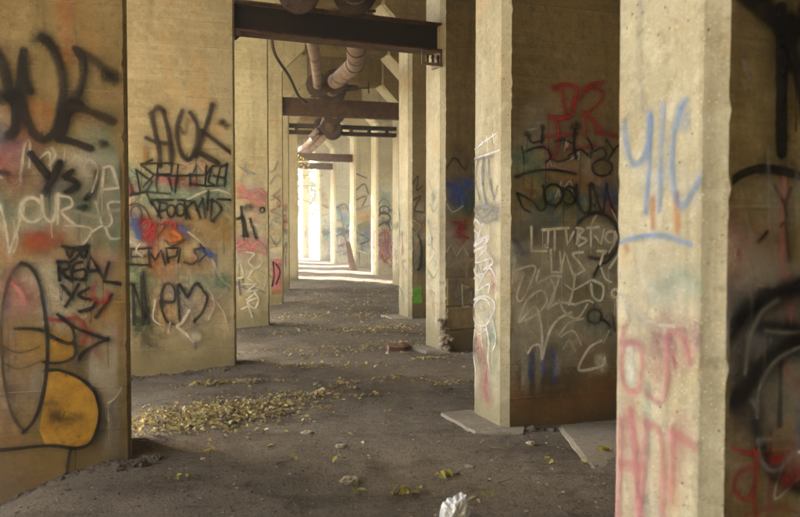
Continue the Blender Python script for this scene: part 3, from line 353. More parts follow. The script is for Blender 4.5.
('R1','F','spray_tag',[('k',.019,.5,.95,1,[.098,1.895,.134,1.815,.161,1.774,.216,1.751]),('k',.019,.5,.95,1,[.098,1.903,.234,1.84,.298,1.768,.353,1.784,.352,1.882,.333,1.963]),('k',.02,.5,.95,1,[.515,1.893,.504,1.851,.475,1.82,.434,1.806,.391,1.812,.357,1.838,.34,1.876,.343,1.918,.367,1.954,.404,1.974,.448,1.975,.486,1.955,.51,1.92,.513,1.878]),('k',.018,.5,.85,1,[.472,1.966,.528,1.918,.501,1.851,.446,1.785]),('k',.02,.5,.9,1,[.511,1.897,.521,1.926,.54,1.947,.565,1.959,.593,1.957,.617,1.943,.634,1.92,.642,1.89,.638,1.86,.623,1.834,.6,1.817,.574,1.811,.547,1.818,.526,1.837]),('k',.018,.5,.85,1,[.491,1.95,.585,1.918,.642,1.837]),('k',.02,.5,.95,1,[.641,1.977,.661,1.82,.719,1.746,.776,1.788,.765,1.971]),('k',.018,.5,.95,1,[.775,1.938,.794,1.988,.892,1.756,.929,1.991]),('k',.017,.5,.9,1,[.929,1.974,.96,1.857,1.01,1.757]),('k',.017,.5,.7,1,[.777,1.755,.912,1.756]),('k',.017,.5,.6,1,[.815,1.805,.852,1.889])]),
('R1','F','spray_tag',[('k',.024,.5,.95,1,[.659,1.461,.631,1.537,.641,1.616,.686,1.684,.759,1.729,.846,1.743,.932,1.722,1.001,1.67,1.04,1.597,1.042,1.516,1.007,1.442,.94,1.389,.855,1.366,.767,1.378]),('k',.022,.5,.95,1,[1.052,1.469,.955,1.352,.858,1.302,.801,1.186]),('k',.018,.6,.7,1,[.892,.88,.884,.852,.861,.831,.829,.823,.797,.829,.77,.848,.757,.875,.759,.904,.777,.927,.807,.94,.84,.939,.869,.924,.888,.899,.891,.87]),('k',.025,.6,.9,1,[.882,.863,.961,.81,.981,.724]),('k',.017,.6,.8,1,[.999,.885,1.02,.756]),('k',.017,.6,.6,1,[.822,1.017,.823,.933]),('K',.065,1,.7,1,[.055,1.524,.091,1.508])]),
('R1','F','spray_tag',[('w',.024,.5,.95,0,[.226,1.629,.227,1.434,.365,1.433]),('w',.024,.5,.9,0,[.327,1.605,.568,1.621]),('w',.021,.5,.9,0,[.382,1.605,.374,1.465]),('w',.024,.5,.95,0,[.438,1.613,.439,1.44]),('w',.024,.5,.9,0,[.54,1.613,.56,1.489,.616,1.588]),('W',.033,1,.85,1,[.346,1.482,.364,1.482]),('w',.024,.5,.9,0,[.663,1.621,.645,1.488]),('w',.024,.5,.9,1,[.644,1.621,.711,1.605,.664,1.555,.74,1.521,.664,1.472]),('w',.022,.5,.85,0,[.778,1.605,.779,1.471]),('w',.024,.5,.85,0,[.739,1.621,.855,1.63]),('w',.025,.5,.9,1,[1.027,1.546,1.02,1.523,1.003,1.507,.978,1.499,.951,1.503,.93,1.518,.92,1.538,.922,1.561,.936,1.58,.959,1.591,.986,1.591,1.009,1.58,1.024,1.56,1.026,1.538]),('w',.025,.5,.9,0,[1.011,1.588,1.003,1.487,.954,1.419]),('w',.022,.5,.8,0,[.817,1.555,.876,1.487,.904,1.605])]),
('R1','F','spray_tag',[('w',.024,.5,.9,0,[.402,1.441,.412,1.26,.506,1.258,.486,1.423]),('w',.024,.5,.9,0,[.496,1.258,.532,1.423,.619,1.223]),('w',.022,.5,.85,0,[.619,1.223,.723,1.271]),('w',.024,.5,.85,1,[.703,1.421,.608,1.406,.666,1.339,.723,1.271]),('w',.024,.5,.9,0,[.838,1.429,.935,1.428,.896,1.403,.868,1.319]),('w',.022,.5,.85,0,[.956,1.284,1.063,1.418]),('w',.024,.5,.85,1,[.385,1.227,.478,1.217,.405,1.029,.377,.964,.479,1.01,.631,.989]),('w',.024,.5,.85,1,[.628,1.239,.611,1.106,.574,.991]),('w',.022,.5,.8,0,[.535,1.158,.611,1.106,.782,1.186]),('w',.024,.5,.85,1,[.801,1.186,.899,1.133,.88,1.016,.802,1.051,.782,1.153]),('w',.025,.5,.9,1,[1.053,1.07,1.049,1.054,1.037,1.042,1.02,1.037,1.003,1.04,.989,1.051,.982,1.067,.983,1.083,.993,1.097,1.008,1.104,1.026,1.104,1.041,1.095,1.051,1.081,1.052,1.064]),('w',.022,.5,.8,1,[.878,1.285,.918,1.2,.977,1.165]),('w',.022,.5,.7,1,[.631,.989,.745,1.019,.803,1.001])]),
('R1','F','spray_tag',[('w',.025,.6,.75,1,[.039,1.201,.092,1.281,.255,1.311,.22,1.181,.139,1.037,.093,1.07,.147,1.232]),('w',.025,.6,.75,1,[.292,1.278,.274,1.18,.403,1.227,.496,1.225]),('w',.025,.6,.75,1,[.112,.875,.184,1.035,.312,1.114,.368,1.03,.294,.934,.167,.873]),('w',.025,.6,.85,1,[.131,.874,.257,.984,.304,.884,.323,.752,.325,.554]),('w',.026,.6,.85,1,[.325,.554,.361,.684,.406,.798,.48,.878,.593,.924]),('w',.025,.6,.8,1,[.196,.609,.241,.665,.305,.662,.325,.554]),('w',.024,.6,.7,1,[.385,1.227,.441,1.111,.387,.964]),('w',.024,.6,.7,1,[.479,1.027,.536,.926,.651,.872,.745,.986]),('w',.026,.6,.85,1,[.884,.677,.777,.631,.692,.518,.673,.443,.789,.445,.905,.472,.915,.531]),('w',.022,.7,.6,1,[.5,.727,.613,.773,.691,.652]),('w',.022,.7,.5,1,[.52,.627,.576,.691,.634,.604]),('w',.023,.7,.6,1,[.011,1.347,.074,1.378,.056,1.282]),('w',.022,.7,.6,1,[.481,.745,.575,.841,.708,.87]),('w',.022,.7,.5,1,[.961,.759,.904,.659])]),
('R0','E','haze_patch',[('W',.096,1,.9,1,[.472,1.121,.457,1.022]),('W',.15,1,.3,1,[.411,1.406,.227,1.342,.117,1.387]),('p',.159,1,.28,1,[.468,.839,.399,.655,.383,.477]),('p',.132,1,.22,1,[.162,.871,.181,.68]),('o',.034,1,.5,1,[.335,1.717,.333,1.61]),('o',.044,1,.55,1,[.195,1.726,.187,1.602]),('o',.032,1,.3,1,[.507,1.538,.493,1.522]),('W',.226,1,.25,1,[.289,1.527,.264,1.414]),('v',.154,1,.2,1,[.408,1.189,.283,1.148]),('n',.054,1,.25,1,[.417,2.496,.426,2.266,.397,2.068])]),
('R0','E','spray_tag',[('B',.035,.85,.51,1,[.522,2.038,.506,1.94,.458,1.864,.394,1.882,.358,1.963,.353,2.039]),('B',.031,.85,.47,1,[.353,2.039,.356,1.871,.372,1.672]),('B',.03,.85,.47,1,[.275,2.066,.284,1.865,.292,1.678]),('B',.029,.85,.47,1,[.146,2.068,.173,2.043,.21,1.969,.22,1.86,.206,1.749,.166,1.689,.113,1.723,.067,1.784]),('B',.065,1,.45,1,[.173,2.043,.155,1.984]),('B',.023,.85,.51,1,[.534,1.553,.414,1.575,.267,1.58,.109,1.549])]),
('R0','E','spray_tag',[('p',.028,.9,.44,1,[.501,1.214,.527,1.138,.433,1.158,.387,1.117,.392,1.03,.417,.962,.497,.963,.526,1.056,.513,1.115]),('p',.026,.9,.4,1,[.359,.973,.328,.956,.267,.952,.233,1.042,.235,1.147,.225,1.223,.169,1.23,.124,1.177,.107,1.122]),('W',.019,.8,.5,1,[.43,1.326,.409,1.256,.333,1.241,.191,1.249]),('W',.015,.8,.4,1,[.359,1.331,.371,1.268]),('p',.038,.9,.44,1,[.522,.826,.527,.66,.537,.425]),('p',.041,.9,.44,1,[.455,.882,.426,.728,.395,.473]),('p',.041,.9,.36,1,[.519,.646,.399,.671]),('p',.04,.9,.4,1,[.351,.849,.367,.665,.383,.477]),('p',.039,.9,.4,1,[.351,.849,.277,.843,.251,.736,.248,.523]),('p',.038,.9,.36,1,[.196,.863,.193,.714,.202,.599]),('p',.046,.9,.4,1,[.195,.848,.128,.842,.054,.832])]),
('R0','F','spray_tag',[('k',.084,.6,.98,1,[.081,2.418,.194,2.36,.256,2.303,.294,2.201]),('k',.049,.4,1,1,[.259,2.373,.264,2.13,.269,1.877]),('k',.057,.7,.95,1,[.362,2.382,.319,2.273,.3,2.342]),('k',.046,.6,.95,1,[.292,2.271,.331,2.169,.37,2.03]),('k',.03,.35,1,1,[.058,1.771,.1,1.796,.178,1.815,.284,1.807,.431,1.775]),('k',.014,.6,.8,1,[.174,1.56,.209,1.595]),('K',.014,.8,.6,1,[.241,1.757,.296,1.659,.27,1.616]),('K',.014,.8,.55,1,[.312,1.751,.287,1.666,.309,1.495])]),
('R0','F','spray_tag',[('k',.099,.85,.98,1,[.05,1.248,.127,1.315,.222,1.362,.393,1.408]),('k',.085,.9,.9,1,[.08,1.008,.174,1.101,.28,1.174,.416,1.211]),('k',.064,.9,.8,1,[.189,1.264,.296,1.245,.415,1.24]),('k',.057,.9,.7,1,[.177,.966,.178,.895,.216,.791,.289,.712,.4,.664]),('K',.175,1,.55,1,[.06,1.185,.122,1.111,.106,1.007])]),
('R0','F','spray_tag',[('n',.018,.8,.5,1,[.122,1.104,.137,1.216,.188,1.313,.258,1.354]),('n',.016,.7,.6,1,[.177,.945,.184,1.044,.245,1.133,.343,1.178,.416,1.189]),('n',.014,.8,.4,1,[.207,1.249,.296,1.238,.387,1.241]),('n',.018,.8,.5,1,[.15,1.011,.177,.973]),('n',.018,.8,.55,1,[.179,.859,.207,.778,.27,.75,.342,.801]),('n',.014,.8,.4,1,[.179,.866,.286,.864,.415,.846]),('n',.017,.8,.5,1,[.093,2.181,.12,2.128]),('n',.008,.8,.35,1,[.101,2.236,.179,2.207]),('n',.01,.8,.35,1,[.092,1.761,.121,1.637,.144,1.567]),('n',.014,.8,.35,1,[.203,1.882,.215,1.707,.231,1.567]),('n',.021,.9,.3,1,[.329,1.815,.351,1.638]),('n',.018,.8,.4,1,[.115,1.456,.143,1.357]),('n',.014,.8,.4,1,[.229,1.447,.235,1.404]),('n',.05,.95,.25,1,[.327,1.064,.359,.88]),('r',.024,1,.8,1,[.084,1.526,.089,1.505]),('r',.018,.8,.75,1,[.07,.847,.118,.829,.18,.816]),('r',.018,.8,.75,1,[.162,.832,.172,.752,.165,.682,.175,.601]),('r',.021,.85,.65,1,[.145,.769,.093,.753,.081,.697,.13,.657,.164,.696]),('r',.043,1,.7,1,[.242,.789,.278,.793]),('r',.072,1,.5,1,[.307,.71,.399,.737]),('r',.014,.9,.4,1,[.131,.607,.264,.613,.356,.588]),('w',.012,.3,.9,0,[.363,.807,.372,.806])]),
('R2','F','haze_patch',[('b',.29,1,.75,1,[.095,2.158,.209,2.055,.352,2.189]),('b',.185,1,.55,1,[.152,1.976,.295,1.925]),('r',.132,1,.5,1,[.181,1.713,.296,1.634]),('W',.29,1,.4,1,[.039,1.529,.211,1.343,.354,1.395]),('W',.238,1,.32,1,[.069,1.187,.269,1.104]),('n',.317,1,.35,1,[.069,.883,.299,.785]),('g',.132,1,.25,1,[.04,1.476,.125,1.397]),('W',.21,1,.3,1,[.067,1.804,.125,1.542]),('K',.237,1,.3,1,[.179,2.658,.293,2.53]),('t',.185,1,.3,1,[.095,1.87,.295,1.819])]),
('R2','F','spray_tag',[('b',.045,.7,.85,1,[.066,2.21,.237,2.135,.38,2.269]),('b',.045,.7,.85,1,[.124,2.002,.209,2.187,.295,1.951]),('r',.034,.6,.9,1,[.167,1.713,.267,1.687,.21,1.581,.339,1.634]),('r',.034,.6,.9,1,[.324,1.74,.268,1.555,.383,1.501]),('r',.029,.6,.8,1,[.182,1.528,.325,1.475,.239,1.422]),('W',.026,.6,.7,0,[.068,1.318,.125,1.423,.211,1.264,.297,1.396,.384,1.262]),('W',.024,.5,.8,0,[.284,.892,.299,.586,.4,.596]),('W',.021,.5,.7,0,[.284,.879,.385,.85]),('k',.021,.6,.6,1,[.066,2.419,.179,2.553,.322,2.4,.38,2.533]),('W',.024,.6,.6,1,[.067,1.948,.152,1.844,.295,1.925]),('W',.018,.6,.5,1,[.097,1.107,.211,1.185,.327,1.077])]),
('R2','E','spray_tag',[('W',.029,.6,.75,1,[.186,1.661,.043,1.528,.077,1.343]),('t',.027,.8,.45,1,[.484,1.744,.332,1.473,.406,1.254]),('n',.021,.7,.5,1,[.409,1.961,.26,1.849,.115,1.951]),('W',.024,.7,.5,1,[.483,1.416,.185,1.314,.406,1.145]),('g',.022,.7,.4,1,[.481,1.06,.256,.963,.112,1.077]),('t',.022,.7,.5,1,[.405,.791,.182,.726]),('o',.162,1,.25,1,[.329,.714,.254,.531]),('n',.019,.8,.35,1,[.448,2.288,.261,2.063])]),
('R3','F','haze_patch',[('G',0,0,.72,2,[.057,.572,.135,.585,.241,.569,.235,.429,.243,.291,.154,.279,.065,.298]),('W',.253,1,.4,1,[.095,2.151,.211,1.882]),('n',.217,1,.3,1,[.096,1.068,.212,.885]),('W',.29,1,.4,1,[.134,1.429,.173,1.157])]),
('R3','F','spray_tag',[('k',.025,.5,.7,1,[.056,2.439,.171,2.585,.133,2.332,.249,2.406]),('k',.025,.5,.7,1,[.076,2.151,.21,2.225,.095,1.971,.23,1.936]),('k',.033,.5,.8,1,[.172,1.502,.231,1.32,.212,.957,.154,.886]),('W',.025,.5,.7,1,[.057,1.791,.211,1.683,.095,1.538]),('n',.025,.5,.6,1,[.076,1.213,.211,1.103])]),
('R3','E','spray_tag',[('t',.056,.8,.5,1,[.616,2.172,.5,1.797,.558,1.424]),('b',.037,.8,.4,1,[.674,2.024,.5,1.871]),('r',.044,.8,.55,1,[.387,1.573,.331,1.352,.387,1.166]),('t',.041,.8,.5,1,[.616,.596,.387,.462,.274,.322]),('W',.037,.8,.5,1,[.616,1.235,.387,1.018]),('p',.037,.8,.3,1,[.616,1.01,.5,.753])]),
('R6','F','spray_tag',[('k',.049,.5,.85,1,[.054,2.468,.262,2.667,.47,2.408]),('k',.049,.5,.85,1,[.054,2.076,.261,2.209,.47,2.013,.33,1.816]),('k',.049,.5,.85,1,[.435,2.276,.414,2.213,.356,2.165,.275,2.144,.191,2.154,.124,2.193,.091,2.252,.098,2.316,.145,2.37,.22,2.401,.305,2.402,.38,2.371,.426,2.317,.432,2.253]),('k',.049,.5,.85,1,[.053,1.749,.33,1.881,.469,1.619]),('r',.049,.5,.85,1,[.053,1.422,.33,1.553,.469,1.289]),('r',.049,.5,.85,1,[.122,1.16,.469,1.223]),('r',.049,.5,.85,1,[.261,1.618,.33,.961]),('r',.049,.5,.85,1,[.33,.961,.469,.762,.295,.632,.469,.432]),('r',.049,.5,.85,1,[.122,.897,.26,.567]),('p',.049,.5,.85,1,[.018,1.291,.191,1.028,.052,.701]),('W',.049,.5,.85,1,[.055,2.991,.47,2.867]),('W',.459,1,.4,1,[.123,2.927,.4,2.604]),('t',.393,1,.4,1,[.089,2.73,.331,2.603]),('p',.394,1,.4,1,[.087,1.127,.399,.96])]),
('R6','E','spray_tag',[('p',.233,1,.6,1,[.579,1.886,.366,1.287,.474,1.02]),('W',.232,1,.4,1,[.469,2.449,.363,2.115])]),
('R7','F','spray_tag',[('y',.526,1,.55,1,[.142,2.184,.458,1.998]),('g',.376,1,.4,1,[.062,1.621,.457,1.697]),('t',.377,1,.4,1,[.219,1.245,.537,1.395]),('k',.049,.5,.75,1,[.065,3.118,.381,3.348,.539,2.976]),('k',.049,.5,.75,1,[.064,2.744,.459,2.9,.3,2.522]),('k',.049,.5,.75,1,[.066,3.715,.46,3.575]),('n',.049,.5,.75,1,[.024,2.37,.538,2.525]),('g',.049,.5,.75,1,[.141,1.771,.537,1.923]),('k',.049,.5,.75,1,[.219,1.471,.536,1.244,.219,1.095]),('b',.049,.5,.75,1,[.298,1.396,.537,1.546]),('W',.049,.5,.75,1,[.061,.871,.536,.716])]),
('R8','F','spray_tag',[('t',.511,1,.5,1,[.162,2.304,.519,1.965]),('b',.341,1,.35,1,[.163,2.474,.34,2.22]),('k',.051,.5,.7,1,[.074,2.558,.431,2.732,.61,2.478]),('n',.051,.5,.7,1,[.117,2.049,.563,1.88]),('k',.051,.5,.7,1,[.071,1.369,.518,1.539]),('r',.051,.5,.7,1,[.159,.943,.561,1.069]),('n',.051,.5,.7,1,[.069,.689,.561,.769]),('k',.051,.5,.7,1,[.161,1.709,.428,1.539])]),
('R9','F','spray_tag',[('g',.333,1,.35,1,[.156,1.722,.303,1.151]),('y',.333,1,.4,1,[.161,3.287,.309,2.815]),('k',.048,.5,.6,1,[.11,2.813,.408,2.674]),('n',.048,.5,.6,1,[.108,2.291,.407,2.389]),('g',.048,.5,.6,1,[.106,1.532,.403,1.341])])]

def stroke_geo(acc, pts, wd, soft, op, col, sm, put, lim, lay):
    """a sprayed line as a thin ribbon; acc = (V, F, colour, softness, across)"""
    V, F, PC, PS, PA = acc
    if sm == 2:                                            # a filled area
        n = len(V)
        for p in pts:
            V.append(put(min(max(p[0], lim[0]), lim[1]), p[1], lay)); PC.append((*col, op)); PS.append(.15); PA.append((0, 0, 0))
        F.append(tuple(range(n, n + len(pts)))); return
    P = [Vector((p[0], p[1])) for p in (catmull(pts, 5) if sm else pts)]
    if sm == 0:                                            # straight strokes, a little wobble
        Q = []
        for a, b in zip(P[:-1], P[1:]):
            m = max(2, int((b - a).length / .06)); Q += [a.lerp(b, i / m) for i in range(m)]
        P = Q + [P[-1]]
    P2 = [P[0]]
    for p in P[1:]:
        if (p - P2[-1]).length > 1e-3: P2.append(p)
    P = P2
    if len(P) < 2: return
    hw = wd * .5 * (1 + .55 * soft)
    t0 = (P[1] - P[0]).normalized(); t1 = (P[-1] - P[-2]).normalized()
    rows = [(P[0] - t0 * hw, 1.0), (P[0] - t0 * hw * .5, .5)] + [(p, 0.0) for p in P] + [(P[-1] + t1 * hw * .5, .5), (P[-1] + t1 * hw, 1.0)]
    n0 = len(V)
    for i, (p, e) in enumerate(rows):
        a = rows[max(i - 1, 0)][0]; b = rows[min(i + 1, len(rows) - 1)][0]; t = (b - a)
        t = t.normalized() if t.length > 1e-6 else t0
        nrm = Vector((-t.y, t.x)); k = hw * (1 + .3 * mnoise.noise((p.x * 7, p.y * 7, lay * 900)) + .12 * mnoise.noise((p.x * 40, p.y * 40, 3)))
        for v in (-1, 0, 1):
            q = p + nrm * (k * v)
            V.append(put(min(max(q.x, lim[0]), lim[1]), q.y, lay + i * 4e-6)); PC.append((*col, op)); PS.append(max(soft, .12)); PA.append((v, e, 0))
    for i in range(len(rows) - 1):
        for j in (0, 1):
            F.append((n0 + i * 3 + j, n0 + i * 3 + j + 1, n0 + i * 3 + 4 + j, n0 + i * 3 + 3 + j))
LAYER = {}; prng = random.Random(9)
def paint_part(pier, key, name, strokes, side, face, L, label=None):
    s = -1 if side == 'L' else 1
    acc = ([], [], [], [], [])
    if face == 'F':
        put = lambda u, z, l: (s * u, -l, z); lim = (.055, L)
    else:
        put = lambda u, z, l: (-s * l, u, z); lim = (.055, TH - .055)
    if name != 'painted_patch':
        for f in [x for x in strokes if x[4] == 2]: paint_part(pier, key, 'painted_patch', [f], side, face, L)
        strokes = [x for x in strokes if x[4] != 2]
    for (c, wd, soft, op, sm, flat) in strokes:
        LAYER[key] = LAYER.get(key, .0015) + .00013
        pts = [(flat[i], flat[i + 1]) for i in range(0, len(flat), 2)]
        if face == 'F': wd = min(wd, 1.2)
        else: wd = min(wd, .55)
        if sm != 2 and soft < .95 and wd > .008:          # overspray and, now and then, a run
            stroke_geo(acc, pts, wd * 2.3, .92, op * .2, COL[c], sm, put, lim, LAYER[key]); LAYER[key] += .00013
        stroke_geo(acc, pts, wd, soft, op, COL[c], sm, put, lim, LAYER[key])
        if sm != 2 and soft < .95 and wd > .012 and prng.random() < .35:
            u, z = prng.choice(pts); LAYER[key] += .00013; dl = prng.uniform(.06, .3)
            stroke_geo(acc, [(u, z), (u + prng.uniform(-.004, .004), z - dl * .5), (u + prng.uniform(-.006, .006), z - dl)], max(.006, wd * prng.uniform(.15, .3)), .5, op * .7, COL[c], 1, put, lim, LAYER[key])
    if not acc[0]: return
    o = mesh_obj(name, acc[0], acc[1], PAINT, pier); me = o.data
    ca = me.attributes.new('paint', 'FLOAT_COLOR', 'POINT'); ca.data.foreach_set('color', [x for c in acc[2] for x in c])
    sa = me.attributes.new('soft', 'FLOAT', 'POINT'); sa.data.foreach_set('value', acc[3])
    aa = me.attributes.new('across', 'FLOAT_VECTOR', 'POINT'); aa.data.foreach_set('vector', [x for c in acc[4] for x in c])
    if label: o['label'] = label
    return o
def scribbles(rs, L, n, haze, lo=.5, hi=2.3, ulim=None):
    """faded layers of old paint under the readable tags"""
    out = []; ul = ulim or (0.1, L); k = 1 if ulim is None else .6
    for i in range(haze):
        u = rs.uniform(*ul); z = min(hi, max(lo, rs.gauss((lo + hi) / 2, (hi - lo) / 4))); c = rs.choice('WWWWWWtpnngKyb')
        a = rs.uniform(0, PI); l = rs.uniform(.1, .35) * k
        out.append((c, rs.uniform(.10, .34) * k, 1.0, rs.uniform(.26, .52), 1, [u, z, u + l * math.cos(a), z + l * .6 * math.sin(a), u + l * 1.6 * math.cos(a + .5), z + l * math.sin(a + .5)]))
    for i in range(n):
        u = rs.uniform(*ul); z = rs.uniform(lo + .2, hi - .6); l = rs.uniform(.15, .6)
        out.append((rs.choice('WWWnbpKt'), rs.uniform(.015, .06), 1.0, rs.uniform(.25, .55), 0, [u, z, u, z - l]))
    for i in range(n):
        u = rs.uniform(*ul); z = rs.uniform(lo, hi); c = rs.choice('WWWWnnKtprgb'); sc_ = rs.uniform(.7, 1.6) * k
        ph = rs.uniform(0, 6); ty = rs.random(); pts = []
        if ty < .4:                                   # a run of loops and zigzags, like a signature
            for j in range(rs.randint(5, 10)):
                pts += [u + (.055 * j + .05 * math.cos(ph + j * 2.2)) * sc_, z + rs.uniform(.05, .13) * math.sin(ph + j * 2.9) * sc_]
        elif ty < .75:                                # letters of three or four strokes
            for j in range(rs.randint(3, 5)):
                x0 = u + .11 * j * sc_; q = []
                for _ in range(rs.randint(3, 4)): q += [x0 + rs.uniform(0, .1) * sc_, z + rs.uniform(-.1, .1) * sc_]
                out.append((c, rs.uniform(.012, .024), .6, rs.uniform(.35, .75), rs.choice((0, 1)), q))
            continue
        else:                                         # runs and drips
            for j in range(3): pts += [u + rs.uniform(-.012, .012), z - .12 * j * sc_]
        out.append((c, rs.uniform(.012, .032), .7, rs.uniform(.3, .7), 1, pts))
    return out

PIER_LABEL = {
 ('L', 1): 'nearest dim concrete pier with big black letters and an ochre painted figure', ('L', 2): 'concrete pier with dark AOK letters above POOR KIDS and NIEM tags',
 ('L', 3): 'concrete pier tagged in pink and black with white squiggles below', ('L', 4): 'narrow slice of concrete pier with a pink painted square near its foot',
 ('L', 5): 'thin edge of concrete pier beside the bright opening at the far end',
 ('R', 0): 'big near concrete pier with blue 4IC letters and pink paint on its pale end', ('R', 1): 'concrete pier with red DKS letters and white LITTLE BIG scribbles',
 ('R', 2): 'concrete pier with blue and red paint above rough blockwork and a crumbling corner', ('R', 3): 'pale slim concrete pier with a lime green square on its dim face',
 ('R', 4): 'concrete pier hidden just behind the one with the lime green square', ('R', 5): 'whitish concrete pier edge showing just past the pier with the green square',
 ('R', 6): 'far concrete pier covered in red and black scribbles', ('R', 7): 'far concrete pier with a broken brown post leaning on it',
 ('R', 8): 'far concrete pier with a teal patch, second beyond the leaning post', ('R', 9): 'far sunlit concrete pier, last but one before the bright opening', ('R', 10): 'washed out last concrete pier standing in the bright opening',
}
PIERS = {}
for k in range(-3, 11):
    for side in 'LR':
        c = BENTS[k][0 if side == 'L' else 1]; s = -1 if side == 'L' else 1
        ud, nd, a = bent_dir(k)
        L = (3.4 if k < 7 else 1.3) if side == 'L' else (5.0 if k < 7 else 2.6 if k < 10 else .34)  # unseen western lengths shaped for light: block near sun, admit far stripes
        vis = (side, k) in PIER_LABEL
        V, F = pier_mesh(s, L, .06 if side == 'R' else .028, 1.0 if vis else 0.0, 3.7 * k + (side == 'R') * 51.3)
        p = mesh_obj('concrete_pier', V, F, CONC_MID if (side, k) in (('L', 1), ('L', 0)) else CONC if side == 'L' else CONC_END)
        bm = bmesh.new(); bm.from_mesh(p.data); bmesh.ops.recalc_face_normals(bm, faces=bm.faces); bm.to_mesh(p.data); bm.free()
        p.location = (c[0], c[1], 0); p.rotation_euler = (0, 0, a)
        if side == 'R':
            p.data.materials.append(CONC_DK if k < 3 else CONC_MID if k < 6 else CONC)      # broad faces: shade put into the colour besides soot, deepest on near piers
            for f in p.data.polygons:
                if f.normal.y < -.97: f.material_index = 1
        tag(p, PIER_LABEL.get((side, k), 'plain concrete pier of the trestle outside the photographed bays'), 'pier', 'concrete piers of the trestle')
        PIERS[(side, k)] = (p, L)
        if not vis: continue
        rs = random.Random(100 * k + (side == 'R'))
        key = (side, k, 'F'); far = k >= 5
        paint_part(p, key, 'old_paint', scribbles(rs, 1.5, 22 if not far else 60, 24 if not far else 30, .55, 2.35 if k else 2.1), side, 'F', L)
        if side == 'R':
            paint_part(p, (side, k, 'E'), 'old_paint', scribbles(rs, TH, 1 if not far else 8, 5 if not far else 8, .5, 2.1, (.1, .42)), side, 'E', L)
        # board marks: thin fins of cement left where the shutter boards met
        if k <= 4 and side == 'L':
            for i in range(1, 15):
                z = .29 * i - .06
                if z < 2.4 and rs.random() < .65: continue
                u = .06 if rs.random() < .6 else rs.uniform(.1, .5); vend = min(L, 2.6)
                while u < vend:
                    l = rs.uniform(.25, 1.0); hh = rs.uniform(.003, .006); dd = rs.uniform(.003, .006)
                    m = MB(); uu = [u, u + l * .5, min(u + l, vend)]
                    pr = []
                    for j, x in enumerate(uu):
                        kk = 1.0 if j == 1 else .4; zz = z + rs.uniform(-.003, .003)
                        pr += [(s * x, .001, zz - hh * kk), (s * x, -dd * kk, zz), (s * x, .001, zz + hh * kk)]
                    m.add(pr, [(0, 1, 4, 3), (1, 2, 5, 4), (3, 4, 7, 6), (4, 5, 8, 7)]); m.build('formwork_ridge', CONC, p)
                    u += l + rs.uniform(.15, .9)
for (wl, face, name, strokes) in GRAFFITI:
    side, k = wl[0], int(wl[1:]); p, L = PIERS[(side, k)]
    paint_part(p, (side, k, face), name, strokes, side, face, L)

# lintels of the portal frames, deck slab, wall closing the far side of the eastern bays
for k in range(-3, 10):
    (lx, ly), (rx, ry), _ = BENTS[k]; ud, nd, a = bent_dir(k)
    A = Vector((lx, ly, 0)) + ud * .522; B = Vector((rx, ry, 0)) - ud * .522
    d = (B - A); aa = math.atan2(d.y, d.x); ln = d.length; m = MB(); ch = .05; sec = [(0, SOFFIT + ch), (ch, SOFFIT), (TH - ch, SOFFIT), (TH, SOFFIT + ch), (TH, TOP), (0, TOP)]
    V = [(x, y, z) for x in (0, ln) for (y, z) in sec]; n = 6
    m.add(V, [tuple(range(n)), tuple(range(2 * n - 1, n - 1, -1))] + [(i, (i + 1) % n, n + (i + 1) % n, n + i) for i in range(n)])
    o = m.build('concrete_lintel', CONC_DK); o.location = (A.x, A.y, 0); o.rotation_euler = (0, 0, aa)
    lab = {3: 'dark concrete cross beam just glimpsed above the nearest rusty girder', 4: 'dark concrete cross beam behind the pipes, first one fully seen', 5: 'olive concrete cross beam second behind the pipes'}.get(k, 'concrete cross beam high in the frames farther down the trestle' if k > 5 else 'concrete cross beam of a frame above the picture')
    tag(o, lab, 'beam', 'concrete cross beams')
def edge_pts(side, off, z):
    out = []
    for k in range(-3, 11):
        c = BENTS[k][0 if side == 'L' else 1]; ud, nd, a = bent_dir(k); Lh = 3.5 if side == 'L' else 5.05
        if k >= 7: Lh = 1.5 if side == 'L' else 2.7
        p = Vector((c[0], c[1], 0)) + ud * ((-1 if side == 'L' else 1) * (Lh + off)) + nd * (TH * .5)
        if k == 10: p += nd * 1.0
        if k == -3: p -= nd * 2.0
        out.append((p.x, p.y, z))
    return out
le, re_ = edge_pts('L', .2, TOP), edge_pts('R', .3, TOP); n = len(le)
V = le + re_ + [(x, y, z + .45) for x, y, z in le] + [(x, y, z + .45) for x, y, z in re_]; F = []
for i in range(n - 1):
    F += [(i, i + 1, n + i + 1, n + i), (2 * n + i, 3 * n + i, 3 * n + i + 1, 2 * n + i + 1), (i, 2 * n + i, 2 * n + i + 1, i + 1), (n + i, n + i + 1, 3 * n + i + 1, 3 * n + i)]
F += [(0, n, 3 * n, 2 * n), (n - 1, 3 * n - 1, 4 * n - 1, 2 * n - 1)]
deck = tag(mesh_obj('deck_slab', V, F, TARRED), 'dark concrete deck slab carried on the cross beams overhead', 'deck')
bk = edge_pts('R', .0, -.5)[:9]; V = bk + [(x, y, TOP) for x, y, z in bk] + [(x + .4, y - .1, z) for x, y, z in bk] + [(x + .4, y - .1, TOP) for x, y, z in bk]; n = len(bk); F = []
for i in range(n - 1):
    F += [(i, i + 1, n + i + 1, n + i), (2 * n + i, 3 * n + i, 3 * n + i + 1, 2 * n + i + 1), (n + i, n + i + 1, 3 * n + i + 1, 3 * n + i)]
tag(mesh_obj('retaining_wall', V, F, CONC_DK), 'long concrete retaining wall closing the bays behind the eastern piers', 'wall')

a0 = BENTS[-3]; m = MB(); m.box((-6, -11.6, -.5), (8, -11.0, TOP)); tag(m.build('rear_blocker_wall', CONC_DK), 'unseen concrete cross wall added behind the viewpoint to shut out light', 'wall')  # unseen cross wall, added to keep light from coming in behind

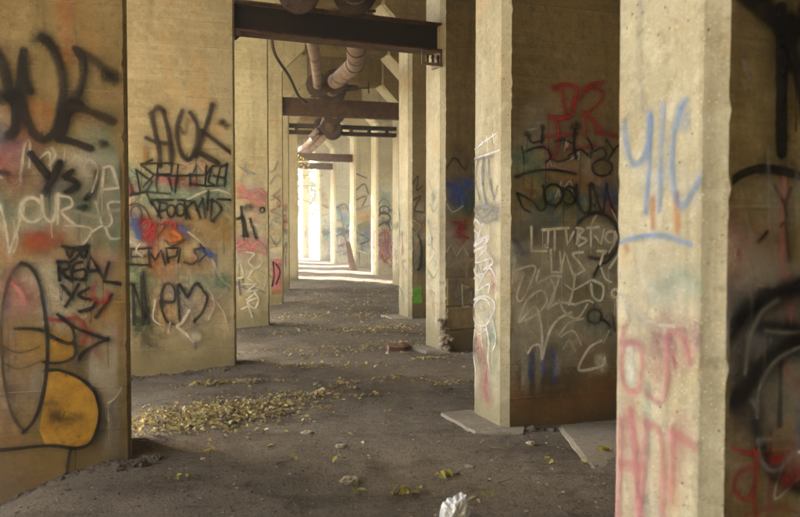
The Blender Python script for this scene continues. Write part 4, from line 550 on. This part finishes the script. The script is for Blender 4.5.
# ------------------------------------------------------------------ blockwork and crumbled corner of the third eastern pier
p2, L2_ = PIERS[('R', 2)]
rs = random.Random(5)
for row, (z0, z1) in enumerate(((-.2, .285), (.30, .585), (.60, .975))):
    x = .075 if row != 1 else .075; i = 0
    while x < 2.6:
        l = (.52 if (row == 1 and i == 0) else rs.uniform(.72, .95)); m = MB(); j = lambda: rs.uniform(-.006, .006); dd = rs.uniform(.018, .034)
        x1 = x + l
        m.add([(x + j(), .004, z0 + j()), (x1 + j(), .004, z0 + j()), (x1 + j(), .004, z1 + j()), (x + j(), .004, z1 + j()),
               (x + .012 + j(), -dd, z0 + .012 + j()), (x1 - .012 + j(), -dd + j(), z0 + .012 + j()), (x1 - .012 + j(), -dd, z1 - .012 + j()), (x + .012 + j(), -dd, z1 - .012 + j())],
              [(4, 5, 6, 7), (0, 1, 5, 4), (1, 2, 6, 5), (2, 3, 7, 6), (3, 0, 4, 7)])
        m.build('concrete_block', CONC_MID, p2); x = x1 + .016; i += 1
def lump(m, c, r, rs, n=2, flat=1.0, sharp=0.0):
    bm = bmesh.new(); bmesh.ops.create_icosphere(bm, subdivisions=n, radius=1); o = Vector((rs.uniform(0, 99), rs.uniform(0, 99), 0))
    ax = Vector((rs.uniform(.7, 1.25), rs.uniform(.7, 1.25), rs.uniform(.6, 1) * flat))
    for v in bm.verts:
        k = r * (1 + .45 * mnoise.noise(v.co * 1.7 + o) - sharp * abs(mnoise.noise(v.co * 2.6 + o)) + sharp * .4 * mnoise.noise(v.co * 7 + o)); v.co = Vector((v.co.x * ax.x * k, v.co.y * ax.y * k, v.co.z * ax.z * k)) + Vector(c)
    bm.verts.index_update(); m.add([v.co.copy() for v in bm.verts], [[v.index for v in f.verts] for f in bm.faces]); bm.free()
m = MB()
for i in range(46):
    z = abs(rs.gauss(0, .28)); lump(m, (rs.uniform(-.005, .14) - .02 * z, rs.uniform(-.05, .03), z * .9), rs.uniform(.02, .06) * (1 - .3 * z), rs, 1)
tag(m.build('spalled_concrete', STONE, p2), None, None, None, 'stuff')

# ------------------------------------------------------------------ slabs and footings
def prism(name, poly, z0, z1, mat, label, cat, jag=.0, group=None, jz=0.0, rs=random.Random(3)):
    P = []
    for a, b in zip(poly, poly[1:] + poly[:1]):
        a = Vector(a); b = Vector(b); m = max(1, int((b - a).length / .12)) if jag else 1
        for i in range(m):
            q = a.lerp(b, i / m)
            if jag and i: q += Vector((rs.uniform(-jag, jag), rs.uniform(-jag, jag)))
            P.append(q)
    n = len(P); cx = sum(p.x for p in P) / n; cy = sum(p.y for p in P) / n
    V = [(p.x - cx, p.y - cy, z0) for p in P] + [(p.x - cx, p.y - cy, z1 - .012) for p in P] + [((p.x - cx) * .985, (p.y - cy) * .985, z1 + rs.uniform(-jz, jz)) for p in P]
    F = [tuple(range(2 * n, 3 * n))] + [(r * n + i, r * n + (i + 1) % n, (r + 1) * n + (i + 1) % n, (r + 1) * n + i) for r in (0, 1) for i in range(n)]
    o = mesh_obj(name, V, F, mat); o.location = (cx, cy, 0)
    bm = bmesh.new(); bm.from_mesh(o.data); bmesh.ops.recalc_face_normals(bm, faces=bm.faces); bm.to_mesh(o.data); bm.free()
    return tag(o, label, cat, group)
prism('concrete_footing', [(.36, 6.98), (.60, 6.33), (.98, 6.28), (1.02, 6.6), (.62, 7.1)], -.2, .002, SLAB, 'broken edge of a pale concrete footing under the pier with red DKS letters', 'footing', .022)
prism('concrete_footing', [(.10, 10.9), (.34, 10.42), (.62, 10.40), (.60, 11.0)], -.2, .025, SLAB, 'pale concrete footing under the crumbling pier, a broken brick beside it', 'footing', .022)
prism('concrete_footing', [(-.36, 14.9), (-.14, 14.3), (.22, 14.3), (.16, 15.0)], -.2, .03, SLAB, 'small pale concrete footing under the slim pier with the green square', 'footing', .022)
slab = prism('concrete_slab', [(1.27, 3.6), (1.29, 6.52), (5.5, 7.9), (5.5, 5.0)], -.15, .008, SLAB, 'grey concrete slab paving the bay between the two nearest eastern piers', 'slab', .008)

# ------------------------------------------------------------------ steel girders across the aisle
def girder(k, z0, z1, vpos, kind, label, width=.30, x0=0.0, x1=0.0):
    (lx, ly), (rx, ry), _ = BENTS[k]; ud, nd, a = bent_dir(k)
    A = Vector((lx, ly, 0)) + nd * vpos + ud * (.002 + x0); B = Vector((rx, ry, 0)) + nd * vpos - ud * (.002 + x1)
    d = B - A; ln = d.length; e = empty('steel_girder', (A.x, A.y, z0), math.atan2(d.y, d.x)); tag(e, label, 'girder', 'steel girders across the aisle')
    h = z1 - z0; w2 = width / 2
    if kind == 'I':
        m = MB(); m.box((0, -w2, 0), (ln, w2, .022)); m.build('bottom_flange', RUST, e)
        m = MB(); m.box((0, -w2, h - .022), (ln, w2, h)); m.build('top_flange', RUST, e)
        m = MB(); m.box((0, -.008, .023), (ln, .008, h - .023)); m.build('web', SHADESTEEL, e)
    elif kind == 'C':
        m = MB(); m.box((0, -w2, 0), (ln, -w2 + .012, h)); m.build('web', RUST, e)
        m = MB(); m.box((0, -w2 + .013, 0), (ln, w2, .016)); m.build('bottom_flange', RUST, e)
        m = MB(); m.box((0, -w2 + .013, h - .016), (ln, w2, h)); m.build('top_flange', RUST, e)
    else:
        g = h * .36
        m = MB(); m.box((0, -w2, 0), (ln, w2, g)); m.build('lower_rail', DARKIRON, e)
        m = MB(); m.box((0, -w2, h - g), (ln, w2, h)); m.build('upper_rail', DARKIRON, e)
        for i in range(6):
            x = ln * (i + .5) / 6; m = MB(); m.box((x - .04, -w2 * .6, g + .001), (x + .04, w2 * .6, h - g - .001)); m.build('spacer', RUST, e)
    return e, ln, h
e1, ln1, h1 = girder(2, 3.94, 4.30, .16, 'I', 'nearest dark steel girder with a pale bracket at its end')
# angle seat under the eastern end of the nearest girder
m = MB(); m.box((ln1 - .27, -.15, -.025), (ln1 - .004, -.135, -.002)); m.box((ln1 - .27, -.15, -.20), (ln1 - .004, -.135, -.16)); m.box((ln1 - .29, -.15, -.20), (ln1 - .271, -.135, -.002)); m.box((ln1 - .02, -.134, -.2), (ln1 - .004, .12, -.002))
br = m.build('bracket', PALE, e1)
for i in range(3):
    m = MB(); x = ln1 - .22 + i * .075; m.box((x, -.149, -.159), (x + .03, -.138, -.06)); m.tube([(x + .015, -.155, -.09), (x + .015, -.11, -.09)], .02, 8); m.build('bolt', DARKIRON, br)
m = MB(); m.box((.0, -.15, -.06), (.06, .1, -.002)); m.build('bracket', DARKIRON, e1)
girder(4, 4.18, 4.56, .30, 'C', 'rusty brown steel channel girder under the pipe valve', .2)
girder(5, 4.22, 4.50, .30, 'D', 'thin double rail steel girder with gaps, third along the aisle', .2)
girder(7, 4.18, 4.46, .30, 'C', 'short looking rusty girder, fourth along the aisle', .2)
girder(8, 4.20, 4.46, .30, 'C', 'farthest small rusty girder near the yellow leaves', .2)

# ------------------------------------------------------------------ pipes lying on the girders
def ring(m, c, t, r, th, n=18):
    c = Vector(c); t = Vector(t).normalized(); m.tube([c - t * th / 2, c + t * th / 2], r, n)
def flange(parent, c, t, r, th=.05, mat=None, bolts=8):
    m = MB(); ring(m, c, t, r, th); f = m.build('flange', mat or DARKIRON, parent)
    t = Vector(t).normalized(); up = Vector((0, 0, 1)); a = t.cross(up).normalized(); b = a.cross(t)
    for i in range(bolts):
        q = 2 * PI * i / bolts; cc = Vector(c) + (a * math.cos(q) + b * math.sin(q)) * r * .84
        m = MB(); m.tube([cc - t * (th * .5 + .03), cc + t * (th * .5 + .03)], .018, 6); m.build('bolt', RUST, f)
    return f
thin = [(-1.05, 3, 4.42), (-1.16, 8, 4.42), (-1.22, 10.2, 4.42), (-1.42, 13.5, 4.5), (-1.72, 16.9, 4.62), (-1.80, 17.9, 4.68), (-2.05, 22.0, 4.62), (-2.9, 26.5, 4.6), (-4.0, 31, 4.6), (-5.4, 36, 4.6)]
e = empty('steel_pipe', thin[3]); tag(e, 'thin pale brown pipe running along the aisle with a dark round flange', 'pipe')
rel = lambda P, o: [tuple(Vector(p) - Vector(o)) for p in P]
m = MB(); m.tube(rel(catmull(thin, 6), thin[3]), .095, 16); m.build('pipe_run', PIPE_M, e, True)
for q, t in (((-1.70, 16.7, 4.615), (-.09, 1, .03)), ((-1.20, 9.6, 4.42), (-.03, 1, 0)), ((-2.25, 23.2, 4.615), (-.18, 1, 0))):
    flange(e, Vector(q) - Vector(thin[3]), t, .25, .07)
fat = [(-.42, 3, 4.47), (-.50, 8, 4.47), (-.56, 10.2, 4.47), (-.66, 12.2, 4.52), (-.74, 13.6, 4.54), (-.80, 14.3, 4.56), (-1.02, 15.3, 4.60), (-1.28, 16.4, 4.66), (-1.40, 17.0, 4.72), (-1.55, 18.4, 4.74), (-1.75, 21.5, 4.66), (-2.5, 26, 4.66), (-3.6, 31, 4.66), (-4.9, 36, 4.66)]
e = empty('steel_pipe', fat[4]); tag(e, 'thick pinkish grey pipe with a bend, running beside the thin pipe', 'pipe')
m = MB(); m.tube(rel(catmull(fat, 6), fat[4]), .158, 20); m.build('pipe_run', PIPE_M, e, True)
for q, t, r in (((-.53, 9.2, 4.47), (-.03, 1, 0), .27), ((-.55, 9.75, 4.47), (-.03, 1, 0), .27), ((-1.34, 16.7, 4.69), (-.24, 1, .08), .26), ((-1.50, 18.0, 4.74), (-.1, 1, 0), .30), ((-1.72, 21.0, 4.67), (-.05, 1, 0), .30)):
    flange(e, Vector(q) - Vector(fat[4]), t, r, .07)
for q, t in ((fat[5], (-.1, 1, .02)), ((-.70, 12.9, 4.53), (-.06, 1, .02))):
    m = MB(); ring(m, Vector(q) - Vector(fat[4]), t, .168, .05, 20); m.build('band', RUST, e)
# saddles that hold the pipes down on the nearest two girders
for (x, y, z, r, lab) in ((-1.215, 10.0, 4.42, .1, 'small iron saddle clamping the thin pipe onto the nearest girder'), (-.555, 10.0, 4.47, .165, 'wide iron saddle clamping the thick pipe onto the nearest girder'), (-1.81, 18.0, 4.68, .1, 'small iron saddle of the thin pipe above the rusty channel girder'), (-1.51, 18.15, 4.74, .165, 'wide iron saddle of the thick pipe above the rusty channel girder')):
    m = MB(); m.tube([(x + (r + .012) * math.cos(q), y, z + (r + .012) * math.sin(q)) for q in [PI * i / 12 for i in range(13)]], .022, 6); m.box((x - r - .09, y - .03, z - r + .0), (x - r + .01, y + .03, z - r + .02)); m.box((x + r - .01, y - .03, z - r + .0), (x + r + .09, y + .03, z - r + .02))
    tag(m.build('pipe_saddle', DARKIRON), lab, 'clamp', 'pipe saddles on the girders')
# valve with a handwheel standing on the second girder
e = empty('valve', (-.95, 16.95, 4.60)); tag(e, 'dark iron valve with a spindle and handwheel beside the thick pipe', 'valve')
m = MB(); m.tube([(-.33, 0, 0), (-.22, 0, 0), (-.18, 0, 0), (0, 0, 0), (.05, 0, 0)], [.10, .10, .07, .06, .06], 12); m.build('body', DARKIRON, e, True)
m = MB(); m.tube([(.05, 0, 0), (.30, 0, .0)], .022, 8); m.build('spindle', RUST, e)
m = MB(); m.tube([(.29, .11 * math.cos(q), .11 * math.sin(q)) for q in [2 * PI * i / 16 for i in range(17)]], .014, 6, False)
for i in range(3):
    q = PI * i / 3; m.tube([(.29, .1 * math.cos(q), .1 * math.sin(q)), (.29, -.1 * math.cos(q), -.1 * math.sin(q))], .01, 6)
m.build('handwheel', DARKIRON, e)
# strainer body under the pipes beyond the second girder
e = empty('pipe_fitting', (-1.98, 21.6, 4.35)); tag(e, 'dark round pipe fitting with a pale slanting branch above the third girder', 'fitting')
m = MB(); m.tube([(.15, -.34, -.02), (.15, -.2, -.02), (.15, .2, -.02), (.15, .34, -.02)], [.15, .19, .19, .15], 18); m.build('body', RUST, e, True)
for yy in (-.3, -.23, .25): flange(e, (.15, yy, -.02), (0, 1, 0), .27, .045)
m = MB(); m.tube([(.05, -.1, .1), (-.2, -.1, -.05), (-.42, -.1, -.28)], .085, 12); m.build('branch', PIPE_M, e, True)
flange(e, (-.2, -.1, -.05), (-.75, 0, -.7), .16, .05)
# thin hanging conduit and a junction box
e = MB(); e.tube(catmull([(-2.1, 13.2, 4.9), (-2.08, 13.35, 4.55), (-1.98, 14.4, 4.35), (-1.96, 15.6, 4.2), (-2.0, 17.2, 4.35), (-2.1, 18.2, 4.5)], 6), .026, 8)
tag(e.build('conduit', DARKIRON, None, True), 'thin dark conduit sagging down beside the upper part of the pier', 'conduit')
(lx, ly), (rx, ry), _ = BENTS[4]; ud, nd, a = bent_dir(4)
bp = Vector((rx, ry, 5.82)) - ud * 1.13 - nd * .11
m = MB(); m.box((-.075, -.05, -.075), (.075, .05, .075)); m.box((-.085, -.062, -.085), (.085, -.051, .085))
o = m.build('junction_box', PALE); o.location = bp; o.rotation_euler = (0, 0, a); tag(o, 'small pale square box on the dark cross beam right of the pipe', 'box')

# ------------------------------------------------------------------ things on the ground
def on(x, y, dz=0.0): return Vector((x, y, ground_z(x, y) + dz))
rs = random.Random(21)
def leaf_quads(m, c, size, rs, tilt=.5, up=False):
    a = rs.uniform(0, 2 * PI); M = Matrix.Rotation(a, 3, 'Z') @ Matrix.Rotation(rs.gauss(0, tilt), 3, 'X') @ Matrix.Rotation(rs.gauss(0, tilt), 3, 'Y')
    if up: M = Matrix.Rotation(rs.uniform(0, 6.28), 3, 'Z') @ Matrix.Rotation(rs.uniform(0, 3.14), 3, 'X') @ Matrix.Rotation(rs.uniform(0, 6.28), 3, 'Y')
    l = size * rs.uniform(.45, 1.35); ww = l * rs.uniform(.32, .5); cu = rs.uniform(.05, .3) * l
    P = [(0, -l * .5, 0), (ww * .8, -l * .15, cu), (ww * .7, l * .2, cu), (0, l * .55, .0), (-ww * .7, l * .2, cu), (-ww * .8, -l * .15, cu)]
    m.add([M @ Vector(p) + c for p in P], [(0, 1, 2, 3), (0, 3, 4, 5)])
m = MB()
def drift(cx, cy, sx, sy, rot, n, size=.046, pile=.014):
    for i in range(n):
        x = rs.gauss(0, sx); y = rs.gauss(0, sy); q = Vector((cx + x * math.cos(rot) - y * math.sin(rot), cy + x * math.sin(rot) + y * math.cos(rot)))
        leaf_quads(m, on(q.x, q.y, .008 + abs(rs.gauss(0, pile)) * math.exp(-(x / sx) ** 2 / 2 - (y / sy) ** 2 / 2)), size, rs)
# the drift that runs from the nearest western pier across the bay
drift(-1.85, 6.75, .38, .30, .25, 950); drift(-1.35, 7.15, .30, .26, .3, 480); drift(-.95, 7.7, .22, .12, .35, 110); drift(-1.8, 8.35, .25, .07, .2, 170); drift(-.6, 8.2, .15, .08, .3, 30)
drift(-.15, 8.5, .22, .05, .1, 34); drift(.42, 8.35, .18, .06, .1, 40); drift(-.25, 7.75, .16, .05, .1, 16); drift(-.9, 9.4, .4, .12, 0, 60)
for (x, y, sx, sy, n) in ((-1.2, 10.4, .8, .25, 130), (.0, 11.2, .5, .2, 110), (-1.0, 12.6, .9, .35, 170), (.0, 13.0, .5, .35, 120), (-1.6, 14.5, .8, .5, 170), (-.6, 15.5, 1.0, .5, 180), (-1.2, 17.5, 1.0, .7, 200), (-1.0, 20, 1.2, .8, 160), (-2.0, 23, 1.4, 1.0, 120), (.38, 9.9, .15, .1, 60)):
    drift(x, y, sx, sy, .15, n, .05, .012)
for i in range(700):
    y = 2.5 + 24 * rs.random() ** 1.1; x = rs.uniform(-2.6, 1.6) - .06 * max(0, y - 12)
    if y < 6 and rs.random() < .8: continue
    leaf_quads(m, on(x, y, .006), .045, rs, .35)
tag(m.build('leaf_litter', LITTER), 'drifts of fallen yellow leaves on the dirt floor', None, None, 'stuff')
m = MB()
pale = MB(); pale_at = []
for i in range(5200):
    y = 2.6 + 13 * rs.random() ** 1.6; x = rs.uniform(-2.6, 1.5)
    lump(pale if rs.random() < .22 else m, on(x, y, .0), abs(rs.gauss(.003, .005)) + .0025, rs, 1, .7)
tag(pale.build('pebbles', STONE), 'pale pebbles and chips of concrete strewn over the dirt floor', None, None, 'stuff')
for k in (1, 2, 3):                       # loose dirt and crumbs along the foot of the piers
    for side in 'LR':
        c = BENTS[k][0 if side == 'L' else 1]; ud, nd, a = bent_dir(k)
        for i in range(420):
            u = rs.uniform(0, 2.6) * (-1 if side == 'L' else 1); p = Vector((c[0], c[1], 0)) + ud * u - nd * abs(rs.gauss(.02, .09)); lump(m, on(p.x, p.y, .0), .005 + abs(rs.gauss(0, .014)), rs, 1, .7)
tag(m.build('gravel', RUBBLE), 'loose gravel and crumbs of concrete scattered over the floor', None, None, 'stuff')

m = MB()
for i in range(150):
    y = 3 + 12 * rs.random() ** 1.3; x = rs.uniform(-2.4, 1.2); a = rs.uniform(0, PI); l = rs.uniform(.04, .22); b = on(x, y, .008); e_ = on(x + l * math.cos(a), y + l * math.sin(a), .012)
    m.tube([b, b.lerp(e_, .5) + Vector((rs.gauss(0, .012), rs.gauss(0, .012), .006)), e_], [.004, .003, .0015], 5)
tag(m.build('twig_litter', WOOD), 'thin dead twigs scattered among the fallen leaves', None, None, 'stuff')

def stone(x, y, r, label, mat=STONE, name='stone', flat=.6, cat='stone', seed=1, group=None):
    m = MB(); q = random.Random(seed); r *= .85; lump(m, (0, 0, r * flat * .35), r, q, 3, flat, .55); o = m.build(name, mat); o.location = on(x, y); tag(o, label, cat, group); return o
stone(-.32, 5.02, .085, 'tan stone lying alone on the dirt near the middle of the floor', seed=4)
stone(-.44, 5.9, .045, 'small pale stone beyond the tan stone on the dirt', seed=5, flat=.4)
stone(-.73, 6.25, .06, 'rounded pale stone in front of the leaf drift', seed=6, flat=.5)
stone(.47, 5.35, .035, 'small cream stone on the dirt before the pale footing', seed=7)
stone(.98, 5.95, .05, 'tan stone beside the pier foot next to the slab edge', seed=8)
for i, (x, y, r) in enumerate(((-1.76, 5.38, .075), (-1.70, 5.55, .05), (-1.86, 5.28, .045))):
    stone(x, y, r, ['dark lump of rubble at the foot of the nearest pier corner', 'smaller dark lump of rubble behind the first by the pier corner', 'small dark rubble crumb touching the nearest pier'][i], RUBBLE, 'rubble_lump', .8, 'rubble', 30 + i)
stone(.50, 8.0, .035, 'small black lump beside the leaves before the crumbling pier', RUBBLE, 'rubble_lump', .8, 'rubble', 41)
# bricks by the footing of the crumbling pier
def brick(x, y, rz, tilt, label):
    m = MB(); q = random.Random(int(x * 100)); V = []
    bm = bmesh.new(); bmesh.ops.create_cube(bm, size=1); bmesh.ops.subdivide_edges(bm, edges=bm.edges, cuts=2, use_grid_fill=True)
    for v in bm.verts: v.co = Vector((v.co.x * .21, v.co.y * .10, v.co.z * .065)) * (1 + .0) + Vector((q.uniform(-.005, .005), q.uniform(-.005, .005), q.uniform(-.004, .004)))
    me = bpy.data.meshes.new('brick'); bm.to_mesh(me); bm.free(); me.materials.append(BRICK)
    o = link(bpy.data.objects.new('brick', me)); o.location = on(x, y, .035); o.rotation_euler = (tilt, .1, rz); tag(o, label, 'brick', 'broken bricks by the footing')
brick(-.06, 10.55, .3, .25, 'broken red brick lying flat beside the pale footing'); brick(.06, 10.72, 1.1, .5, 'second broken red brick tilted against the footing')
# crumpled paper
bm = bmesh.new(); bmesh.ops.create_icosphere(bm, subdivisions=4, radius=1)
for v in bm.verts:
    p = v.co.copy(); o3 = Vector((4, 1, 7))
    k = .075 * (1 + .6 * mnoise.noise(p * 1.3 + o3) - .75 * abs(mnoise.noise(p * 2.3 + o3)) - .35 * abs(mnoise.noise(p * 4.6 + o3)) - .18 * abs(mnoise.noise(p * 9 + o3)) + .3)
    v.co = Vector((p.x * k * .85, p.y * k * .7, p.z * k * (1.25 if p.z > 0 else .9)))
me = bpy.data.meshes.new('crumpled_paper'); bm.to_mesh(me); bm.free(); me.materials.append(PAPER)
o = link(bpy.data.objects.new('crumpled_paper', me)); o.location = on(.29, 4.16, .075); o.rotation_euler = (.2, .15, .6); o.scale = (1.15, 1.1, 1.25); tag(o, 'crumpled white sheet of paper on the dirt in front', 'paper')
# single leaves and clumps that show in front
def clump(x, y, n, spread, label, rot=0, size=.055):
    m = MB(); q = random.Random(int(abs(x * 777 + y * 31)))
    for i in range(n):
        dx, dy = q.gauss(0, spread), q.gauss(0, spread * .3); leaf_quads(m, Vector((dx * math.cos(rot) - dy * math.sin(rot), dx * math.sin(rot) + dy * math.cos(rot), .012 + abs(q.gauss(0, .014)))), size, q)
    o = m.build('leaf_clump' if n > 1 else 'fallen_leaf', YLEAF); o.location = on(x, y, .004); tag(o, label, 'leaves' if n > 1 else 'leaf', 'yellow leaves on the near floor')
clump(.03, 4.78, 16, .055, 'clump of yellow leaves on the dirt behind the white paper', .1)
clump(1.05, 5.42, 4, .02, 'single yellow leaf curled at the edge of the grey slab'); clump(1.50, 5.75, 14, .06, 'line of yellow leaves lying on the grey slab', .1)
clump(-1.43, 5.05, 4, .035, 'two yellow leaves on bare dirt near the nearest pier corner'); clump(-1.42, 5.75, 6, .035, 'small yellow leaf clump in front of the leaf drift'); clump(-.72, 5.45, 2, .02, 'yellow green leaf alone on the dirt short of the drift')
clump(.30, 5.1, 4, .03, 'orange brown leaf scrap on dirt behind the cream stone', .4); clump(-.27, 4.8, 2, .02, 'small green yellow leaf in front of the tan stone'); clump(-.45, 5.45, 2, .012, 'tiny yellow leaf left of the tan stone')
clump(.56, 4.7, 3, .025, 'brown leaf scrap on dirt right of the white paper')

# ------------------------------------------------------------------ leaning post far down the aisle
pb = on(-1.78, 28.8)
m = MB(); m.tube([pb + Vector((.12, -.2, -.05)), pb + Vector((.0, -.1, .45)), pb + Vector((-.10, 0, .95)), pb + Vector((-.12, 0, 1.02))], [.15, .11, .10, .06], 9)
tag(m.build('broken_post', WOOD), 'broken brown wooden post leaning at the foot of a far pier', 'post')
m = MB(); m.tube([pb + Vector((-.02, -.22, .2)), pb + Vector((-.2, -.2, 1.3)), pb + Vector((-.36, -.2, 2.2))], [.022, .02, .012], 6)
tag(m.build('stick', WOOD), 'thin bare stick leaning above the broken post', 'stick')

# ------------------------------------------------------------------ trees beyond the open end
def tree(x, y, h, cr, nl, label, seed, mat=LEAFY, lo=.3, size=.22):
    rs = random.Random(seed); z0 = ground_z(x, y); e = empty('tree', (x, y, z0)); tag(e, label, 'tree', 'trees outside the trestle')
    m = MB(); pts = [(0, 0, -.3)]; 
    for i in range(1, 7): pts.append((rs.uniform(-.15, .15) * i * .5, rs.uniform(-.15, .15) * i * .5, h * .8 * i / 6))
    m.tube(pts, [h * .03 * (1 - .8 * i / 6) + .02 for i in range(7)], 8)
    tips = []
    for i in range(12):
        j = rs.randint(2, 6); b = Vector(pts[j]); a = rs.uniform(0, 2 * PI); l = cr * rs.uniform(.5, .95); t = b + Vector((math.cos(a) * l, math.sin(a) * l, l * rs.uniform(.1, .7)))
        m.tube([b, b.lerp(t, .5) + Vector((0, 0, .1 * l)), t], [h * .012, h * .008, .012], 5); tips.append(t); tips.append(b.lerp(t, .6))
    m.build('trunk', BARK, e); m = MB()
    cl = [t + Vector((rs.gauss(0, cr * .2), rs.gauss(0, cr * .2), rs.gauss(0, cr * .2))) for t in tips for _ in range(3)]
    for i in range(nl):
        c = rs.choice(cl) + Vector((rs.gauss(0, cr * .17), rs.gauss(0, cr * .17), rs.gauss(0, cr * .15)))
        if c.z > h * lo: leaf_quads(m, c, size, rs, up=True)
    m.build('crown', mat, e); return e
for i, (x, y, h, cr, lab) in enumerate(((-8.5, 60, 9, 3.6, 'broad green tree seen washed out through the far opening'), (-6.0, 66, 11, 4.2, 'taller green tree behind the broad one beyond the far opening'), (-11.5, 57, 8, 3.4, 'bushy tree at the sunlit side of the far opening'), (-3.5, 58, 7, 3.0, 'low green tree behind the last piers'), (-14, 70, 12, 5, 'tall tree farthest behind the opening'))):
    tree(x, y, h, cr, 2600, lab, 50 + i, lo=.08)
# yellow leafed sapling just outside the last western piers, one branch reaching into the opening
e = empty('sapling', (-4.35, 27.3, ground_z(-4.35, 27.3))); tag(e, 'sapling with bare twigs and a few yellow leaves reaching into the bright opening', 'sapling')
rs = random.Random(77); m = MB(); lm = MB()
m.tube([(0, 0, -.2), (.05, 0, 1.5), (.15, -.1, 3.0), (.3, -.1, 4.4)], [.05, .04, .03, .012], 7)
for i in range(11):
    z = 2.4 + .2 * i; a = rs.uniform(-.7, .7); l = rs.uniform(.7, 1.6); b = Vector((.1 + .05 * (z - 1.5), -.08, z)); t = b + Vector((math.cos(a) * l, math.sin(a) * l * .6, rs.uniform(-.25, .35))); md = b.lerp(t, .5) + Vector((0, 0, .12))
    m.tube([b, md, t], [.014, .01, .005], 5)
    for j in range(rs.randint(6, 22) if z > 3 else 5):
        c = md.lerp(t, rs.uniform(-.6, 1.05)) + Vector((rs.gauss(0, .07), rs.gauss(0, .07), rs.gauss(-.04, .07))); leaf_quads(lm, c, .10, rs, up=True)
m.build('stem', BARK, e); lm.build('leaves', YLEAF, e)

# ------------------------------------------------------------------ haze added for the glow at the bright end
m = MB(); m.box((-60, -20, -1.6), (60, 110, 24)); o = m.build('haze', None); tag(o, 'thin haze added through the bays to give the far end its glow', None, None, 'stuff')
hm = bpy.data.materials.new('haze_air'); hm.use_nodes = True; ht = hm.node_tree; ht.nodes.remove(ht.nodes['Principled BSDF'])
pv = ht.nodes.new('ShaderNodeVolumePrincipled'); pv.inputs['Color'].default_value = (.95, .93, .88, 1); pv.inputs['Density'].default_value = .0055; pv.inputs['Anisotropy'].default_value = .3
ht.links.new(pv.outputs[0], ht.nodes['Material Output'].inputs['Volume']); o.data.materials.append(hm)
